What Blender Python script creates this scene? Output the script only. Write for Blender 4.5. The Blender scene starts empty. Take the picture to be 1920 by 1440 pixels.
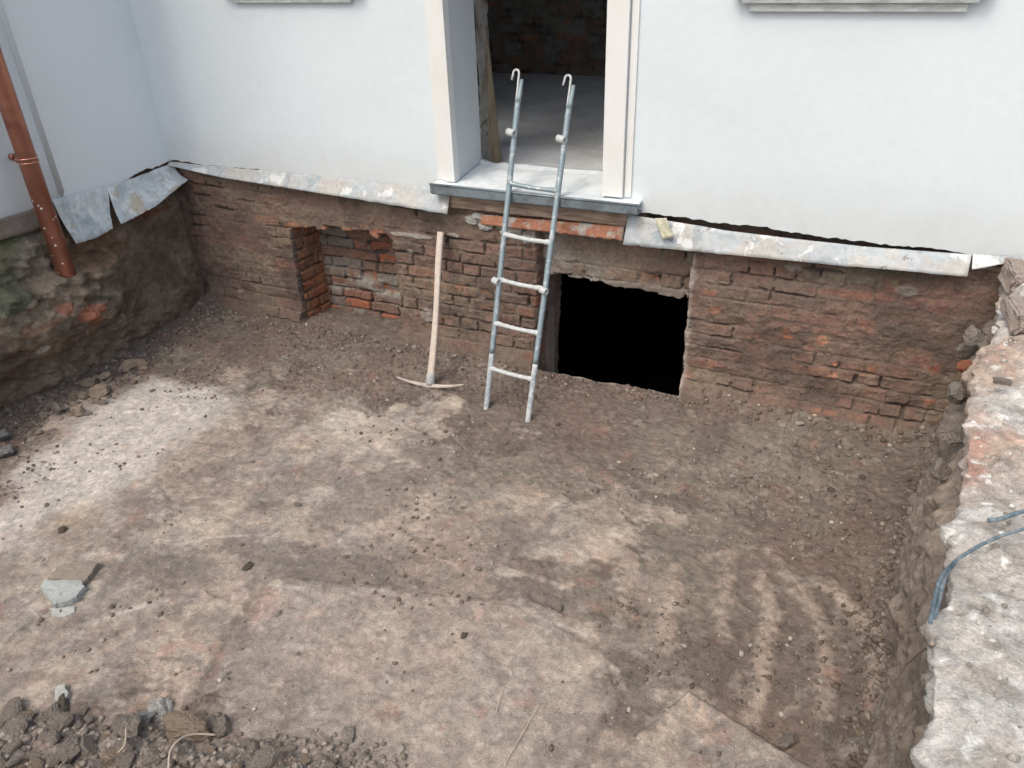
import bpy, bmesh, math, random
import numpy as np
from mathutils import Vector, Matrix, noise as mnoise
random.seed(7)
R_ = math.radians
SC = bpy.context.scene
COL = SC.collection

# ------------------------------------------------------------------ camera
FPX = 1442.0
CAM = np.array([0.0, -4.0, 1.3])
_n = np.array([90.0, 2485.0, FPX]); _down = _n / np.linalg.norm(_n)
_y = np.array([757.0, -863.0, FPX]); _y /= np.linalg.norm(_y)
_y = _y - _down * (_y @ _down); _y /= np.linalg.norm(_y)
_X = np.cross(_y, -_down)
RW = np.stack([_X, _y, -_down])              # camera (right, down, forward) -> world
cam = bpy.data.cameras.new('camera')
camo = bpy.data.objects.new('camera', cam); COL.objects.link(camo)
cam.sensor_width = 36.0; cam.lens = FPX / 1920 * 36.0
cam.clip_start = 0.05; cam.clip_end = 2000
m = Matrix.Identity(4)
for i in range(3):
    m[i][0] = RW[i, 0]; m[i][1] = -RW[i, 1]; m[i][2] = -RW[i, 2]; m[i][3] = CAM[i]
camo.matrix_world = m
SC.camera = camo

# ------------------------------------------------------------------ light
SUN_DIR = Vector((-0.28, -1.0, 1.5)).normalized()      # towards the sun
el = math.asin(SUN_DIR.z); rot = math.atan2(SUN_DIR.x, SUN_DIR.y)
W = bpy.data.worlds.new('World'); SC.world = W; W.use_nodes = True
nt = W.node_tree
sky = nt.nodes.new('ShaderNodeTexSky'); sky.sky_type = 'NISHITA'; sky.sun_disc = False
sky.sun_elevation = el; sky.sun_rotation = rot
sky.air_density = 1.0; sky.dust_density = 5.0; sky.ozone_density = 0.6
bg = nt.nodes['Background']; bg.inputs['Strength'].default_value = 0.15
nt.links.new(sky.outputs[0], bg.inputs[0])
sl = bpy.data.lights.new('sun', 'SUN'); sl.energy = 0.55; sl.angle = R_(18); sl.color = (1.0, 0.95, 0.88)
so = bpy.data.objects.new('sun', sl); COL.objects.link(so)
so.rotation_euler = SUN_DIR.to_track_quat('Z', 'Y').to_euler()
SC.view_settings.view_transform = 'Standard'; SC.view_settings.look = 'None'
SC.view_settings.gamma = 1; SC.view_settings.exposure = 0.62
try:
    SC.view_settings.use_white_balance = True
    SC.view_settings.white_balance_temperature = 6450
    SC.view_settings.white_balance_tint = 5
except Exception: pass
try:
    SC.cycles.max_bounces = 8; SC.cycles.diffuse_bounces = 5
except Exception: pass

# ------------------------------------------------------------------ helpers: picture point -> world
def ray(px, py):
    return RW @ np.array([px - 960.0, py - 720.0, FPX])
def at_z(px, py, z):
    d = ray(px, py); return CAM + (z - CAM[2]) / d[2] * d
def at_y(px, py, y=0.0):
    d = ray(px, py); return CAM + (y - CAM[1]) / d[1] * d
def at_x(px, py, x):
    d = ray(px, py); return CAM + (x - CAM[0]) / d[0] * d
FLOOR = -1.14

# ------------------------------------------------------------------ numpy noise
def _h(ix, iy, s):
    n = (ix.astype(np.int64) * 374761393 + iy.astype(np.int64) * 668265263 + s * 974634777) & 0xffffffff
    n = ((n ^ (n >> 13)) * 1274126177) & 0xffffffff
    n = ((n ^ (n >> 16)) * 2246822519) & 0xffffffff
    return ((n ^ (n >> 15)) & 0xffffff) / float(0xffffff)
def vnoise(x, y, s=0):
    ix = np.floor(x); iy = np.floor(y); fx = x - ix; fy = y - iy
    fx = fx * fx * fx * (fx * (fx * 6 - 15) + 10); fy = fy * fy * fy * (fy * (fy * 6 - 15) + 10)
    a = _h(ix, iy, s); b = _h(ix + 1, iy, s); c = _h(ix, iy + 1, s); d = _h(ix + 1, iy + 1, s)
    return (a + (b - a) * fx) * (1 - fy) + (c + (d - c) * fx) * fy
def fbm(x, y, o=4, s=0, g=0.5):
    t = np.zeros(np.shape(x)); a = 1.0; n = 0.0; f = 1.0
    for k in range(o):
        t += a * vnoise(x * f + 13.7 * k, y * f + 7.3 * k, s + k); n += a; a *= g; f *= 2.03
    return t / n
def ridged(x, y, o=4, s=0):
    t = np.zeros(np.shape(x)); a = 1.0; n = 0.0; f = 1.0
    for k in range(o):
        t += a * (1 - np.abs(2 * vnoise(x * f + 3.1 * k, y * f + 9.2 * k, s + k) - 1)); n += a; a *= 0.5; f *= 2.1
    return t / n
def worley(x, y, s=0):
    ix = np.floor(x); iy = np.floor(y)
    f1 = np.full(np.shape(x), 9.0); f2 = f1.copy(); cid = np.zeros(np.shape(x))
    for dx in (-1, 0, 1):
        for dy in (-1, 0, 1):
            cx = ix + dx; cy = iy + dy
            px = cx + _h(cx, cy, s); py = cy + _h(cx, cy, s + 51)
            d = np.hypot(px - x, py - y); h = _h(cx, cy, s + 99)
            m1 = d < f1
            f2 = np.where(m1, f1, np.minimum(f2, d)); cid = np.where(m1, h, cid); f1 = np.where(m1, d, f1)
    return f1, f2, cid
def ss(a, b, x):
    t = np.clip((x - a) / (b - a), 0, 1); return t * t * (3 - 2 * t)
def mix(a, b, t):
    return a * (1 - t[..., None]) + np.asarray(b) * t[..., None]
def inpoly(x, y, poly, soft):
    """soft membership of points in a polygon: 1 inside, fading over `soft` metres outside the edge"""
    px = [p[0] for p in poly]; py = [p[1] for p in poly]; n = len(poly)
    ins = np.zeros(x.shape, bool); dist = np.full(x.shape, 1e9)
    for i in range(n):
        x1, y1, x2, y2 = px[i], py[i], px[(i + 1) % n], py[(i + 1) % n]
        c = ((y1 > y) != (y2 > y)) & (x < (x2 - x1) * (y - y1) / ((y2 - y1) + 1e-12) + x1)
        ins ^= c
        dx, dy = x2 - x1, y2 - y1
        t = np.clip(((x - x1) * dx + (y - y1) * dy) / (dx * dx + dy * dy + 1e-12), 0, 1)
        dist = np.minimum(dist, np.hypot(x - x1 - t * dx, y - y1 - t * dy))
    sd = np.where(ins, -dist, dist)
    return sd

# ------------------------------------------------------------------ helpers: objects
def tag(o, label=None, cat=None, group=None, kind=None):
    if label: o['label'] = label
    if cat: o['category'] = cat
    if group: o['group'] = group
    if kind: o['kind'] = kind
    return o
def empty(name, loc, label, cat, group=None, kind=None):
    o = bpy.data.objects.new(name, None); COL.objects.link(o); o.location = loc; o.empty_display_size = 0.1
    return tag(o, label, cat, group, kind)
def link(name, me, mat=None, parent=None, world=True):
    o = bpy.data.objects.new(name, me); COL.objects.link(o)
    if mat and not me.materials: me.materials.append(mat)
    if parent:
        o.parent = parent
        if world: o.matrix_parent_inverse = Matrix.Translation(-(Vector(parent.location) if parent.type == 'EMPTY' else Vector(parent.location)))
    return o
def grid_mesh(P, col=None, keep=None, smooth=True, flip=False, name='grid'):
    nv, nu = P.shape[:2]
    idx = np.arange(nv * nu).reshape(nv, nu)
    q = np.stack([idx[:-1, :-1], idx[:-1, 1:], idx[1:, 1:], idx[1:, :-1]], -1).reshape(-1, 4)
    if flip: q = q[:, ::-1]
    if keep is not None: q = q[keep.reshape(-1)]
    me = bpy.data.meshes.new(name)
    me.vertices.add(nv * nu); me.vertices.foreach_set('co', P.astype(np.float32).reshape(-1))
    me.loops.add(len(q) * 4); me.loops.foreach_set('vertex_index', q.astype(np.int32).reshape(-1))
    me.polygons.add(len(q))
    me.polygons.foreach_set('loop_start', np.arange(0, len(q) * 4, 4, dtype=np.int32))
    me.polygons.foreach_set('loop_total', np.full(len(q), 4, dtype=np.int32))
    if smooth: me.polygons.foreach_set('use_smooth', np.ones(len(q), dtype=bool))
    me.update(calc_edges=True); me.validate()
    if col is not None:
        a = me.color_attributes.new('Col', 'FLOAT_COLOR', 'POINT')
        c = np.ones((nv * nu, 4), np.float32); c[:, :3] = np.clip(col.reshape(-1, 3), 0.004, 0.95)
        a.data.foreach_set('color', c.reshape(-1))
    return me
def join_meshes(meshes, name):
    """merge several grid meshes (same attribute) into one mesh"""
    vs, qs, cs, off = [], [], [], 0
    for me in meshes:
        n = len(me.vertices); v = np.empty(n * 3, np.float32); me.vertices.foreach_get('co', v); vs.append(v.reshape(-1, 3))
        l = np.empty(len(me.loops), np.int32); me.loops.foreach_get('vertex_index', l); qs.append(l.reshape(-1, 4) + off); off += n
        c = np.ones(n * 4, np.float32)
        if 'Col' in me.color_attributes: me.color_attributes['Col'].data.foreach_get('color', c)
        cs.append(c)
    V = np.concatenate(vs); Q = np.concatenate(qs); C = np.concatenate(cs)
    me = bpy.data.meshes.new(name); me.vertices.add(len(V)); me.vertices.foreach_set('co', V.reshape(-1))
    me.loops.add(len(Q) * 4); me.loops.foreach_set('vertex_index', Q.reshape(-1)); me.polygons.add(len(Q))
    me.polygons.foreach_set('loop_start', np.arange(0, len(Q) * 4, 4, dtype=np.int32))
    me.polygons.foreach_set('loop_total', np.full(len(Q), 4, dtype=np.int32))
    me.polygons.foreach_set('use_smooth', np.ones(len(Q), dtype=bool))
    me.update(calc_edges=True)
    me.color_attributes.new('Col', 'FLOAT_COLOR', 'POINT').data.foreach_set('color', C)
    for x in meshes: bpy.data.meshes.remove(x)
    return me
class MB:
    """collects simple solids into one bmesh"""
    def __init__(s): s.bm = bmesh.new()
    def box(s, a, b, bev=0.0):
        r = bmesh.ops.create_cube(s.bm, size=1.0)
        for v in r['verts']:
            v.co = Vector([(a[i] + b[i]) / 2 + v.co[i] * (b[i] - a[i]) for i in range(3)])
        if bev:
            ed = {e for v in r['verts'] for e in v.link_edges}
            bmesh.ops.bevel(s.bm, geom=list(ed), offset=bev, segments=2, affect='EDGES', profile=0.6)
        return s
    def tube(s, pts, rad, seg=12, jit=0.0, cap=True, seed=0):
        pts = [Vector(p) for p in pts]; n = len(pts)
        rs = rad if isinstance(rad, (list, tuple)) else [rad] * n
        t0 = (pts[1] - pts[0]).normalized()
        up = Vector((0, 0, 1)) if abs(t0.z) < 0.9 else Vector((1, 0, 0))
        u = t0.cross(up).normalized(); rings = []
        rng = random.Random(seed)
        for i in range(n):
            t = (pts[min(i + 1, n - 1)] - pts[max(i - 1, 0)]).normalized()
            u = (u - t * u.dot(t)).normalized(); w = t.cross(u)
            k = rs[i] * (1 + rng.uniform(-jit, jit))
            rings.append([s.bm.verts.new(pts[i] + (u * math.cos(a) + w * math.sin(a)) * k) for a in [2 * math.pi * j / seg for j in range(seg)]])
        for i in range(n - 1):
            for j in range(seg):
                f = s.bm.faces.new((rings[i][j], rings[i][(j + 1) % seg], rings[i + 1][(j + 1) % seg], rings[i + 1][j])); f.smooth = True
        if cap:
            s.bm.faces.new(rings[0][::-1]); s.bm.faces.new(rings[-1])
        return s
    def build(s, name, mat, parent=None):
        me = bpy.data.meshes.new(name); bmesh.ops.recalc_face_normals(s.bm, faces=s.bm.faces); s.bm.to_mesh(me); s.bm.free()
        return link(name, me, mat, parent)
def lerp(a, b, t): return [a[i] + (b[i] - a[i]) * t for i in range(3)]
def seg_pts(a, b, n): return [lerp(a, b, i / n) for i in range(n + 1)]

def rock_mesh(seed, sub=2, cuts=9, flat=1.0, rough=0.06, name='rock'):
    rng = random.Random(seed); bm = bmesh.new(); bmesh.ops.create_icosphere(bm, subdivisions=sub, radius=1.0)
    pl = []
    for _ in range(cuts):
        v = Vector((rng.gauss(0, 1), rng.gauss(0, 1), rng.gauss(0, 1))).normalized(); pl.append((v, rng.uniform(0.55, 0.85)))
    for v in bm.verts:
        for nn, d in pl:
            k = v.co.dot(nn) - d
            if k > 0: v.co -= nn * k
        v.co *= 1 + rough * mnoise.noise(v.co * 2.3 + Vector((seed, 0, 0))) * 2
        v.co += v.co.normalized() * rough * 0.6 * mnoise.noise(v.co * 6 + Vector((0, seed, 0)))
        v.co.z *= flat
    me = bpy.data.meshes.new(name); bm.to_mesh(me); bm.free()
    return me
# ------------------------------------------------------------------ materials
def new_mat(name):
    mt = bpy.data.materials.new(name); mt.use_nodes = True
    return mt, mt.node_tree, mt.node_tree.nodes['Principled BSDF']
def N(t, kind, **kw):
    n = t.nodes.new(kind)
    for k, v in kw.items():
        if k in n.inputs: n.inputs[k].default_value = v
        else: setattr(n, k, v)
    return n
def noise_tex(t, co, scale, detail=6, rough=0.6, dist=0.0):
    n = N(t, 'ShaderNodeTexNoise'); n.inputs['Scale'].default_value = scale; n.inputs['Detail'].default_value = detail
    n.inputs['Roughness'].default_value = rough; n.inputs['Distortion'].default_value = dist
    t.links.new(co, n.inputs['Vector']); return n
def ramp(t, src, stops):
    r = N(t, 'ShaderNodeValToRGB'); e = r.color_ramp.elements
    while len(e) < len(stops): e.new(0.5)
    for i, (p, c) in enumerate(stops):
        e[i].position = p; e[i].color = (*c, 1) if len(c) == 3 else c
    t.links.new(src, r.inputs[0]); return r
def mixc(t, a, b, fac, mode='MIX'):
    n = N(t, 'ShaderNodeMix', data_type='RGBA', blend_type=mode)
    for sock, v in ((n.inputs[0], fac), (n.inputs[6], a), (n.inputs[7], b)):
        if isinstance(v, bpy.types.NodeSocket): t.links.new(v, sock)
        elif isinstance(v, (int, float)): sock.default_value = v
        else: sock.default_value = (*v, 1)
    return n.outputs[2]
def bump(t, bs, layers):
    prev = None
    for src, dist, st in layers:
        b = N(t, 'ShaderNodeBump'); b.inputs['Distance'].default_value = dist; b.inputs['Strength'].default_value = st
        t.links.new(src, b.inputs['Height'])
        if prev: t.links.new(prev, b.inputs['Normal'])
        prev = b.outputs[0]
    t.links.new(prev, bs.inputs['Normal'])
def attr_mat(name, rough=0.95, fine=180, mid=28, var=0.35, bd=0.004, specks=0.0, flake=0.0):
    """earth and masonry: the surface's own colour with grain, grit and micro relief"""
    mt, t, bs = new_mat(name)
    g = N(t, 'ShaderNodeNewGeometry'); co = g.outputs['Position']
    a = N(t, 'ShaderNodeAttribute', attribute_name='Col')
    n1 = noise_tex(t, co, fine, 5, 0.7); n2 = noise_tex(t, co, mid, 6, 0.65, 0.5)
    v1 = ramp(t, n1.outputs[0], [(0.25, (1 - var,) * 3), (0.75, (1 + var,) * 3)])
    v2 = ramp(t, n2.outputs[0], [(0.3, (1 - var * 0.7,) * 3), (0.7, (1 + var * 0.7,) * 3)])
    for r in (v1, v2): r.color_ramp.interpolation = 'LINEAR'
    c = mixc(t, a.outputs['Color'], v1.outputs[0], 1.0, 'MULTIPLY')
    c = mixc(t, c, v2.outputs[0], 1.0, 'MULTIPLY')
    if flake > 0:
        bw = N(t, 'ShaderNodeRGBToBW'); t.links.new(a.outputs['Color'], bw.inputs[0])
        fm = N(t, 'ShaderNodeMapRange'); fm.inputs[1].default_value = 0.13; fm.inputs[2].default_value = 0.27; fm.inputs[3].default_value = 0.3; fm.inputs[4].default_value = 1.0; t.links.new(bw.outputs[0], fm.inputs[0])
        for sc, lo, hi, k in ((8, .50, .53, 1.0), (19, .52, .55, .8), (5, .55, .58, -1.0), (26, .56, .59, -.9)):
            nf = noise_tex(t, co, sc, 9, 0.72, 0.6)
            fr = ramp(t, nf.outputs[0], [(lo, (1, 1, 1)), (hi, (1 + flake * k, 1 + flake * k * .92, 1 + flake * k * .85))])
            c = mixc(t, c, fr.outputs[0], fm.outputs[0], 'MULTIPLY')
    if specks > 0:
        vo = N(t, 'ShaderNodeTexVoronoi'); vo.inputs['Scale'].default_value = 55; t.links.new(co, vo.inputs['Vector'])
        lt = N(t, 'ShaderNodeMath', operation='LESS_THAN'); t.links.new(vo.outputs['Distance'], lt.inputs[0]); lt.inputs[1].default_value = 0.16
        sp = N(t, 'ShaderNodeSeparateColor'); t.links.new(vo.outputs['Color'], sp.inputs[0])
        gt = N(t, 'ShaderNodeMath', operation='GREATER_THAN'); t.links.new(sp.outputs[0], gt.inputs[0]); gt.inputs[1].default_value = 1 - specks
        mu = N(t, 'ShaderNodeMath', operation='MULTIPLY'); t.links.new(lt.outputs[0], mu.inputs[0]); t.links.new(gt.outputs[0], mu.inputs[1])
        c = mixc(t, c, (0.5, 0.46, 0.41), mu.outputs[0])
    t.links.new(c, bs.inputs['Base Color'])
    bs.inputs['Roughness'].default_value = rough; bs.inputs['Specular IOR Level'].default_value = 0.2
    bump(t, bs, [(n2.outputs[0], bd * 3, 0.8), (n1.outputs[0], bd, 0.9)])
    return mt
def plain_mat(name, col, rough=0.8, var=0.15, scale=12, col2=None, metal=0.0, bd=0.002, bscale=60, spec=0.3, thr=(0.45, 0.6), stretch=None, chips=None):
    mt, t, bs = new_mat(name)
    tc = N(t, 'ShaderNodeTexCoord'); co = tc.outputs['Object']
    if stretch:
        mp = N(t, 'ShaderNodeMapping'); mp.inputs['Scale'].default_value = stretch; t.links.new(co, mp.inputs[0]); co = mp.outputs[0]
    n1 = noise_tex(t, co, scale, 6, 0.65, 0.3); n2 = noise_tex(t, co, bscale, 5, 0.6)
    r = ramp(t, n1.outputs[0], [(thr[0], col), (thr[1], col2 or tuple(x * (1 - var) for x in col))])
    v = ramp(t, n2.outputs[0], [(0.3, (1 - var,) * 3), (0.7, (1 + var,) * 3)])
    cc = mixc(t, r.outputs[0], v.outputs[0], 1.0, 'MULTIPLY')
    for ch in chips or ():
        nc = noise_tex(t, co, ch[1], 8, .65, .4); cr_ = ramp(t, nc.outputs[0], [(ch[2], (0, 0, 0)), (ch[2] + .03, (1, 1, 1))]); cc = mixc(t, cc, ch[0], cr_.outputs[0])
    t.links.new(cc, bs.inputs['Base Color'])
    bs.inputs['Roughness'].default_value = rough; bs.inputs['Metallic'].default_value = metal; bs.inputs['Specular IOR Level'].default_value = spec
    bump(t, bs, [(n2.outputs[0], bd, 0.7)])
    return mt
M = {}
M['earth'] = attr_mat('earth', specks=0.05, flake=0.14, bd=0.005)
M['masonry'] = attr_mat('masonry', fine=140, mid=35, var=0.32, bd=0.004, flake=0.12)
M['dark_masonry'] = attr_mat('dark_masonry', var=0.2)
def stucco(name, col, dirt=0.0):
    mt, t, bs = new_mat(name)
    g = N(t, 'ShaderNodeNewGeometry'); co = g.outputs['Position']
    big = noise_tex(t, co, 0.9, 4, 0.55, 0.4); fine = noise_tex(t, co, 420, 3, 0.6); md = noise_tex(t, co, 22, 5, 0.6)
    c = ramp(t, big.outputs[0], [(0.35, tuple(x * 0.955 for x in col)), (0.65, col)]).outputs[0]
    v = ramp(t, md.outputs[0], [(0.3, (0.975,) * 3), (0.7, (1.015,) * 3)])
    c = mixc(t, c, v.outputs[0], 1.0, 'MULTIPLY')
    # small grey chips and scuffs, mostly low down
    vo = N(t, 'ShaderNodeTexVoronoi'); vo.inputs['Scale'].default_value = 10
    wv = N(t, 'ShaderNodeVectorMath', operation='MULTIPLY_ADD'); t.links.new(md.outputs['Color'], wv.inputs[0]); wv.inputs[1].default_value = (0.02, 0.02, 0.02); t.links.new(co, wv.inputs[2])
    t.links.new(wv.outputs[0], vo.inputs['Vector'])
    lt = N(t, 'ShaderNodeMath', operation='LESS_THAN'); t.links.new(vo.outputs['Distance'], lt.inputs[0]); lt.inputs[1].default_value = 0.09
    sp = N(t, 'ShaderNodeSeparateColor'); t.links.new(vo.outputs['Color'], sp.inputs[0])
    gt = N(t, 'ShaderNodeMath', operation='GREATER_THAN'); t.links.new(sp.outputs[1], gt.inputs[0]); gt.inputs[1].default_value = 0.5
    mu = N(t, 'ShaderNodeMath', operation='MULTIPLY'); t.links.new(lt.outputs[0], mu.inputs[0]); t.links.new(gt.outputs[0], mu.inputs[1])
    m2 = N(t, 'ShaderNodeMath', operation='MULTIPLY'); t.links.new(mu.outputs[0], m2.inputs[0]); m2.inputs[1].default_value = 0.55
    c = mixc(t, c, (0.36, 0.36, 0.37), m2.outputs[0])
    # splashed dirt just above the bottom edge
    sx = N(t, 'ShaderNodeSeparateXYZ'); t.links.new(co, sx.inputs[0])
    mr = N(t, 'ShaderNodeMapRange'); mr.inputs[1].default_value = 0.0; mr.inputs[2].default_value = 0.28; mr.inputs[3].default_value = 0.75; mr.inputs[4].default_value = 0.0
    t.links.new(sx.outputs[2], mr.inputs[0])
    mm = N(t, 'ShaderNodeMath', operation='MULTIPLY'); t.links.new(mr.outputs[0], mm.inputs[0]); t.links.new(noise_tex(t, co, 5, 6, 0.7).outputs[0], mm.inputs[1])
    c = mixc(t, c, (0.50, 0.49, 0.46), mm.outputs[0])
    t.links.new(c, bs.inputs['Base Color']); bs.inputs['Roughness'].default_value = 0.92; bs.inputs['Specular IOR Level'].default_value = 0.15
    bump(t, bs, [(big.outputs[0], 0.05, 0.25), (md.outputs[0], 0.003, 0.5), (fine.outputs[0], 0.0012, 0.7)])
    return mt
M['stucco'] = stucco('stucco', (0.67, 0.725, 0.762))
M['cream'] = plain_mat('cream_render', (0.71, 0.715, 0.705), 0.8, 0.02, 5, (0.69, 0.68, 0.66), bd=0.001, bscale=90)
M['reveal'] = plain_mat('reveal_board', (0.62, 0.65, 0.67), 0.7, 0.02, 4, bd=0.0005)
M['zinc'] = plain_mat('weathered_zinc', (0.43, 0.415, 0.395), 0.6, 0.14, 4, (0.40, 0.43, 0.455), bd=0.003, bscale=35, thr=(0.46, 0.56), chips=(((.31, .345, .375), 5, .57), ((.60, .61, .61), 11, .57), ((.22, .20, .18), 26, .64)))
M['zinc_blue'] = plain_mat('mottled_zinc', (0.52, 0.55, 0.56), 0.5, 0.12, 9, (0.34, 0.39, 0.42), bd=0.0015, bscale=40, thr=(0.46, 0.66), chips=(((.62, .64, .64), 7, .56), ((.44, .40, .33), 4, .60), ((.20, .18, .15), 24, .65)))
M['sill_metal'] = plain_mat('grey_sheet', (0.21, 0.25, 0.28), 0.45, 0.12, 8, (0.14, 0.16, 0.175), metal=0.3, bd=0.0005)
M['sill_dust'] = plain_mat('dusty_sheet', (0.72, 0.76, 0.79), 0.85, 0.05, 7, (0.58, 0.63, 0.66), bd=0.001, bscale=50)
M['ledge'] = plain_mat('grey_moulding', (0.58, 0.61, 0.61), 0.8, 0.06, 8, (0.42, 0.44, 0.44), stretch=(1, 5, 5))
M['galv'] = plain_mat('galvanised_tube', (0.25, 0.31, 0.34), 0.5, 0.14, 22, (0.47, 0.50, 0.51), metal=0.3, bd=0.001, bscale=90, thr=(0.55, 0.63))
M['galv_white'] = plain_mat('mortar_splashed_tube', (0.52, 0.53, 0.53), 0.85, 0.14, 40, (0.33, 0.37, 0.39), bd=0.003, bscale=90, thr=(0.5, 0.68))
M['galv_mid'] = plain_mat('splashed_tube', (0.30, 0.35, 0.38), 0.7, 0.14, 24, (0.52, 0.53, 0.53), bd=0.003, bscale=90, thr=(0.42, 0.54))
M['ash'] = plain_mat('bare_wood_handle', (0.56, 0.48, 0.42), 0.7, 0.08, 14, (0.48, 0.40, 0.34), bd=0.001, stretch=(6, 6, 0.6), bscale=30)
M['pick_metal'] = plain_mat('scuffed_steel', (0.52, 0.46, 0.41), 0.6, 0.12, 18, (0.42, 0.36, 0.31), metal=0.1, bd=0.001)
M['collar'] = plain_mat('grey_collar', (0.38, 0.38, 0.38), 0.6, 0.1, 20, bd=0.001)
M['plank'] = plain_mat('weathered_plank', (0.36, 0.27, 0.21), 0.85, 0.15, 8, (0.22, 0.15, 0.11), bd=0.003, stretch=(0.8, 6, 6), bscale=22)
M['inner_plank'] = plain_mat('old_plank', (0.21, 0.17, 0.12), 0.8, 0.12, 6, (0.16, 0.12, 0.08), bd=0.002, stretch=(6, 6, 0.7), bscale=20)
M['tile'] = plain_mat('orange_tile', (0.40, 0.18, 0.115), 0.9, 0.2, 11, (0.40, 0.37, 0.34), bd=0.006, bscale=45, thr=(0.50, 0.56))
M['lime'] = plain_mat('lime_mortar', (0.50, 0.51, 0.50), 0.95, 0.2, 18, (0.36, 0.32, 0.28), bd=0.008, bscale=40)
M['foam'] = plain_mat('old_foam', (0.46, 0.44, 0.34), 0.9, 0.15, 20, bd=0.004)
M['cable'] = plain_mat('dusty_cable', (0.10, 0.14, 0.17), 0.6, 0.2, 30, (0.20, 0.23, 0.25), bd=0.001)
M['root'] = plain_mat('pale_root', (0.52, 0.44, 0.36), 0.85, 0.1, 30, bd=0.001)
M['straw'] = plain_mat('straw', (0.52, 0.44, 0.34), 0.8, 0.1, 30)
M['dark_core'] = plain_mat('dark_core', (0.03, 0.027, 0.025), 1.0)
M['black_room'] = plain_mat('shade_black_plaster', (0.02, 0.02, 0.022), 1.0)  # cellar darkness put into the colour: near-black so the opening stays unlit
M['yard'] = plain_mat('yard_earth', (0.22, 0.19, 0.16), 0.95, 0.25, 2.5, (0.28, 0.24, 0.2), bd=0.01, bscale=20)
def copper():
    mt, t, bs = new_mat('copper')
    tc = N(t, 'ShaderNodeTexCoord'); co = tc.outputs['Object']
    n = noise_tex(t, co, 5, 5, 0.6, 0.8)
    c = ramp(t, n.outputs[0], [(0.35, (0.25, 0.10, 0.068)), (0.65, (0.38, 0.165, 0.11))]).outputs[0]
    vo = N(t, 'ShaderNodeTexVoronoi'); vo.inputs['Scale'].default_value = 30; t.links.new(co, vo.inputs['Vector'])
    lt = N(t, 'ShaderNodeMath', operation='LESS_THAN'); t.links.new(vo.outputs['Distance'], lt.inputs[0]); lt.inputs[1].default_value = 0.2
    sp = N(t, 'ShaderNodeSeparateColor'); t.links.new(vo.outputs['Color'], sp.inputs[0])
    gt = N(t, 'ShaderNodeMath', operation='GREATER_THAN'); t.links.new(sp.outputs[0], gt.inputs[0]); gt.inputs[1].default_value = 0.25
    sx = N(t, 'ShaderNodeSeparateXYZ'); t.links.new(co, sx.inputs[0])
    lo = N(t, 'ShaderNodeMath', operation='LESS_THAN'); t.links.new(sx.outputs[2], lo.inputs[0]); lo.inputs[1].default_value = 0.08
    m1 = N(t, 'ShaderNodeMath', operation='MULTIPLY'); t.links.new(lt.outputs[0], m1.inputs[0]); t.links.new(gt.outputs[0], m1.inputs[1])
    m2 = N(t, 'ShaderNodeMath', operation='MULTIPLY'); t.links.new(m1.outputs[0], m2.inputs[0]); t.links.new(lo.outputs[0], m2.inputs[1])
    c = mixc(t, c, (0.66, 0.60, 0.56), m2.outputs[0])
    t.links.new(c, bs.inputs['Base Color'])
    m3 = N(t, 'ShaderNodeMath', operation='MULTIPLY_ADD'); t.links.new(m2.outputs[0], m3.inputs[0]); m3.inputs[1].default_value = -0.75; m3.inputs[2].default_value = 0.75
    t.links.new(m3.outputs[0], bs.inputs['Metallic'])
    bs.inputs['Roughness'].default_value = 0.38
    bump(t, bs, [(n.outputs[0], 0.003, 0.3)])
    return mt
M['copper'] = copper()

# ================================================================== SETTING
DIRT = np.array([0.150, 0.112, 0.088]); DIRT2 = np.array([0.185, 0.142, 0.112])
# ---- pit floor (height field, x/y in metres)
YF = 0.03                                              # plane of the brick foundation
def P(px, py, z=FLOOR): q = at_z(px, py, z); return (q[0], q[1])
def PL(*pts): return [P(*p) for p in pts]
def polydist(x, y, pts):
    w = [P(*p) for p in pts]; d = np.full(x.shape, 9.0)
    for (x1, y1), (x2, y2) in zip(w[:-1], w[1:]):
        dx, dy = x2 - x1, y2 - y1; t = np.clip(((x - x1) * dx + (y - y1) * dy) / (dx * dx + dy * dy), 0, 1)
        d = np.minimum(d, np.hypot(x - x1 - t * dx, y - y1 - t * dy))
    return d
TEETH = [[(1180, 1050), (1168, 1110), (1162, 1165)], [(1262, 1070), (1258, 1140), (1248, 1215)], [(1352, 1040), (1358, 1110), (1352, 1190)], [(1425, 1080), (1442, 1150), (1440, 1220), (1425, 1290), (1398, 1345)],
         [(1440, 1035), (1490, 1095), (1535, 1180), (1552, 1260), (1540, 1340)], [(1545, 1105), (1590, 1150), (1628, 1200), (1640, 1260), (1635, 1330)]]
CREASES = [(.018, .012, [(350, 1345), (395, 1260), (430, 1195), (478, 1120)]), (.010, .010, [(30, 1190), (80, 1150), (160, 1120)]), (.02, .008, [(1000, 1125), (1060, 1150), (1110, 1150)])]
STREAKS = [(.014, [(170, 1168), (280, 1132), (400, 1115)]), (.010, [(330, 1022), (400, 1008), (520, 1000)]), (.012, [(520, 1104), (640, 1108), (760, 1118)]), (.012, [(900, 1160), (1000, 1165), (1090, 1190), (1120, 1225)]), (.008, [(1430, 1030), (1465, 1060), (1500, 1105)])]
def ridges(x, y):
    m = np.zeros(x.shape); nz = fbm(x * 5, y * 5, 4, 9); xw = x + 0.05 * (fbm(x * 4, y * 4, 3, 91) - .5); yw = y + 0.05 * (fbm(x * 4, y * 4, 3, 92) - .5)
    for i, pl in enumerate(TEETH):
        d = polydist(xw, yw, pl); m = np.maximum(m, np.exp(-(d / .052) ** 2) * (0.35 + 1.0 * nz))
    return m, nz
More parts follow.
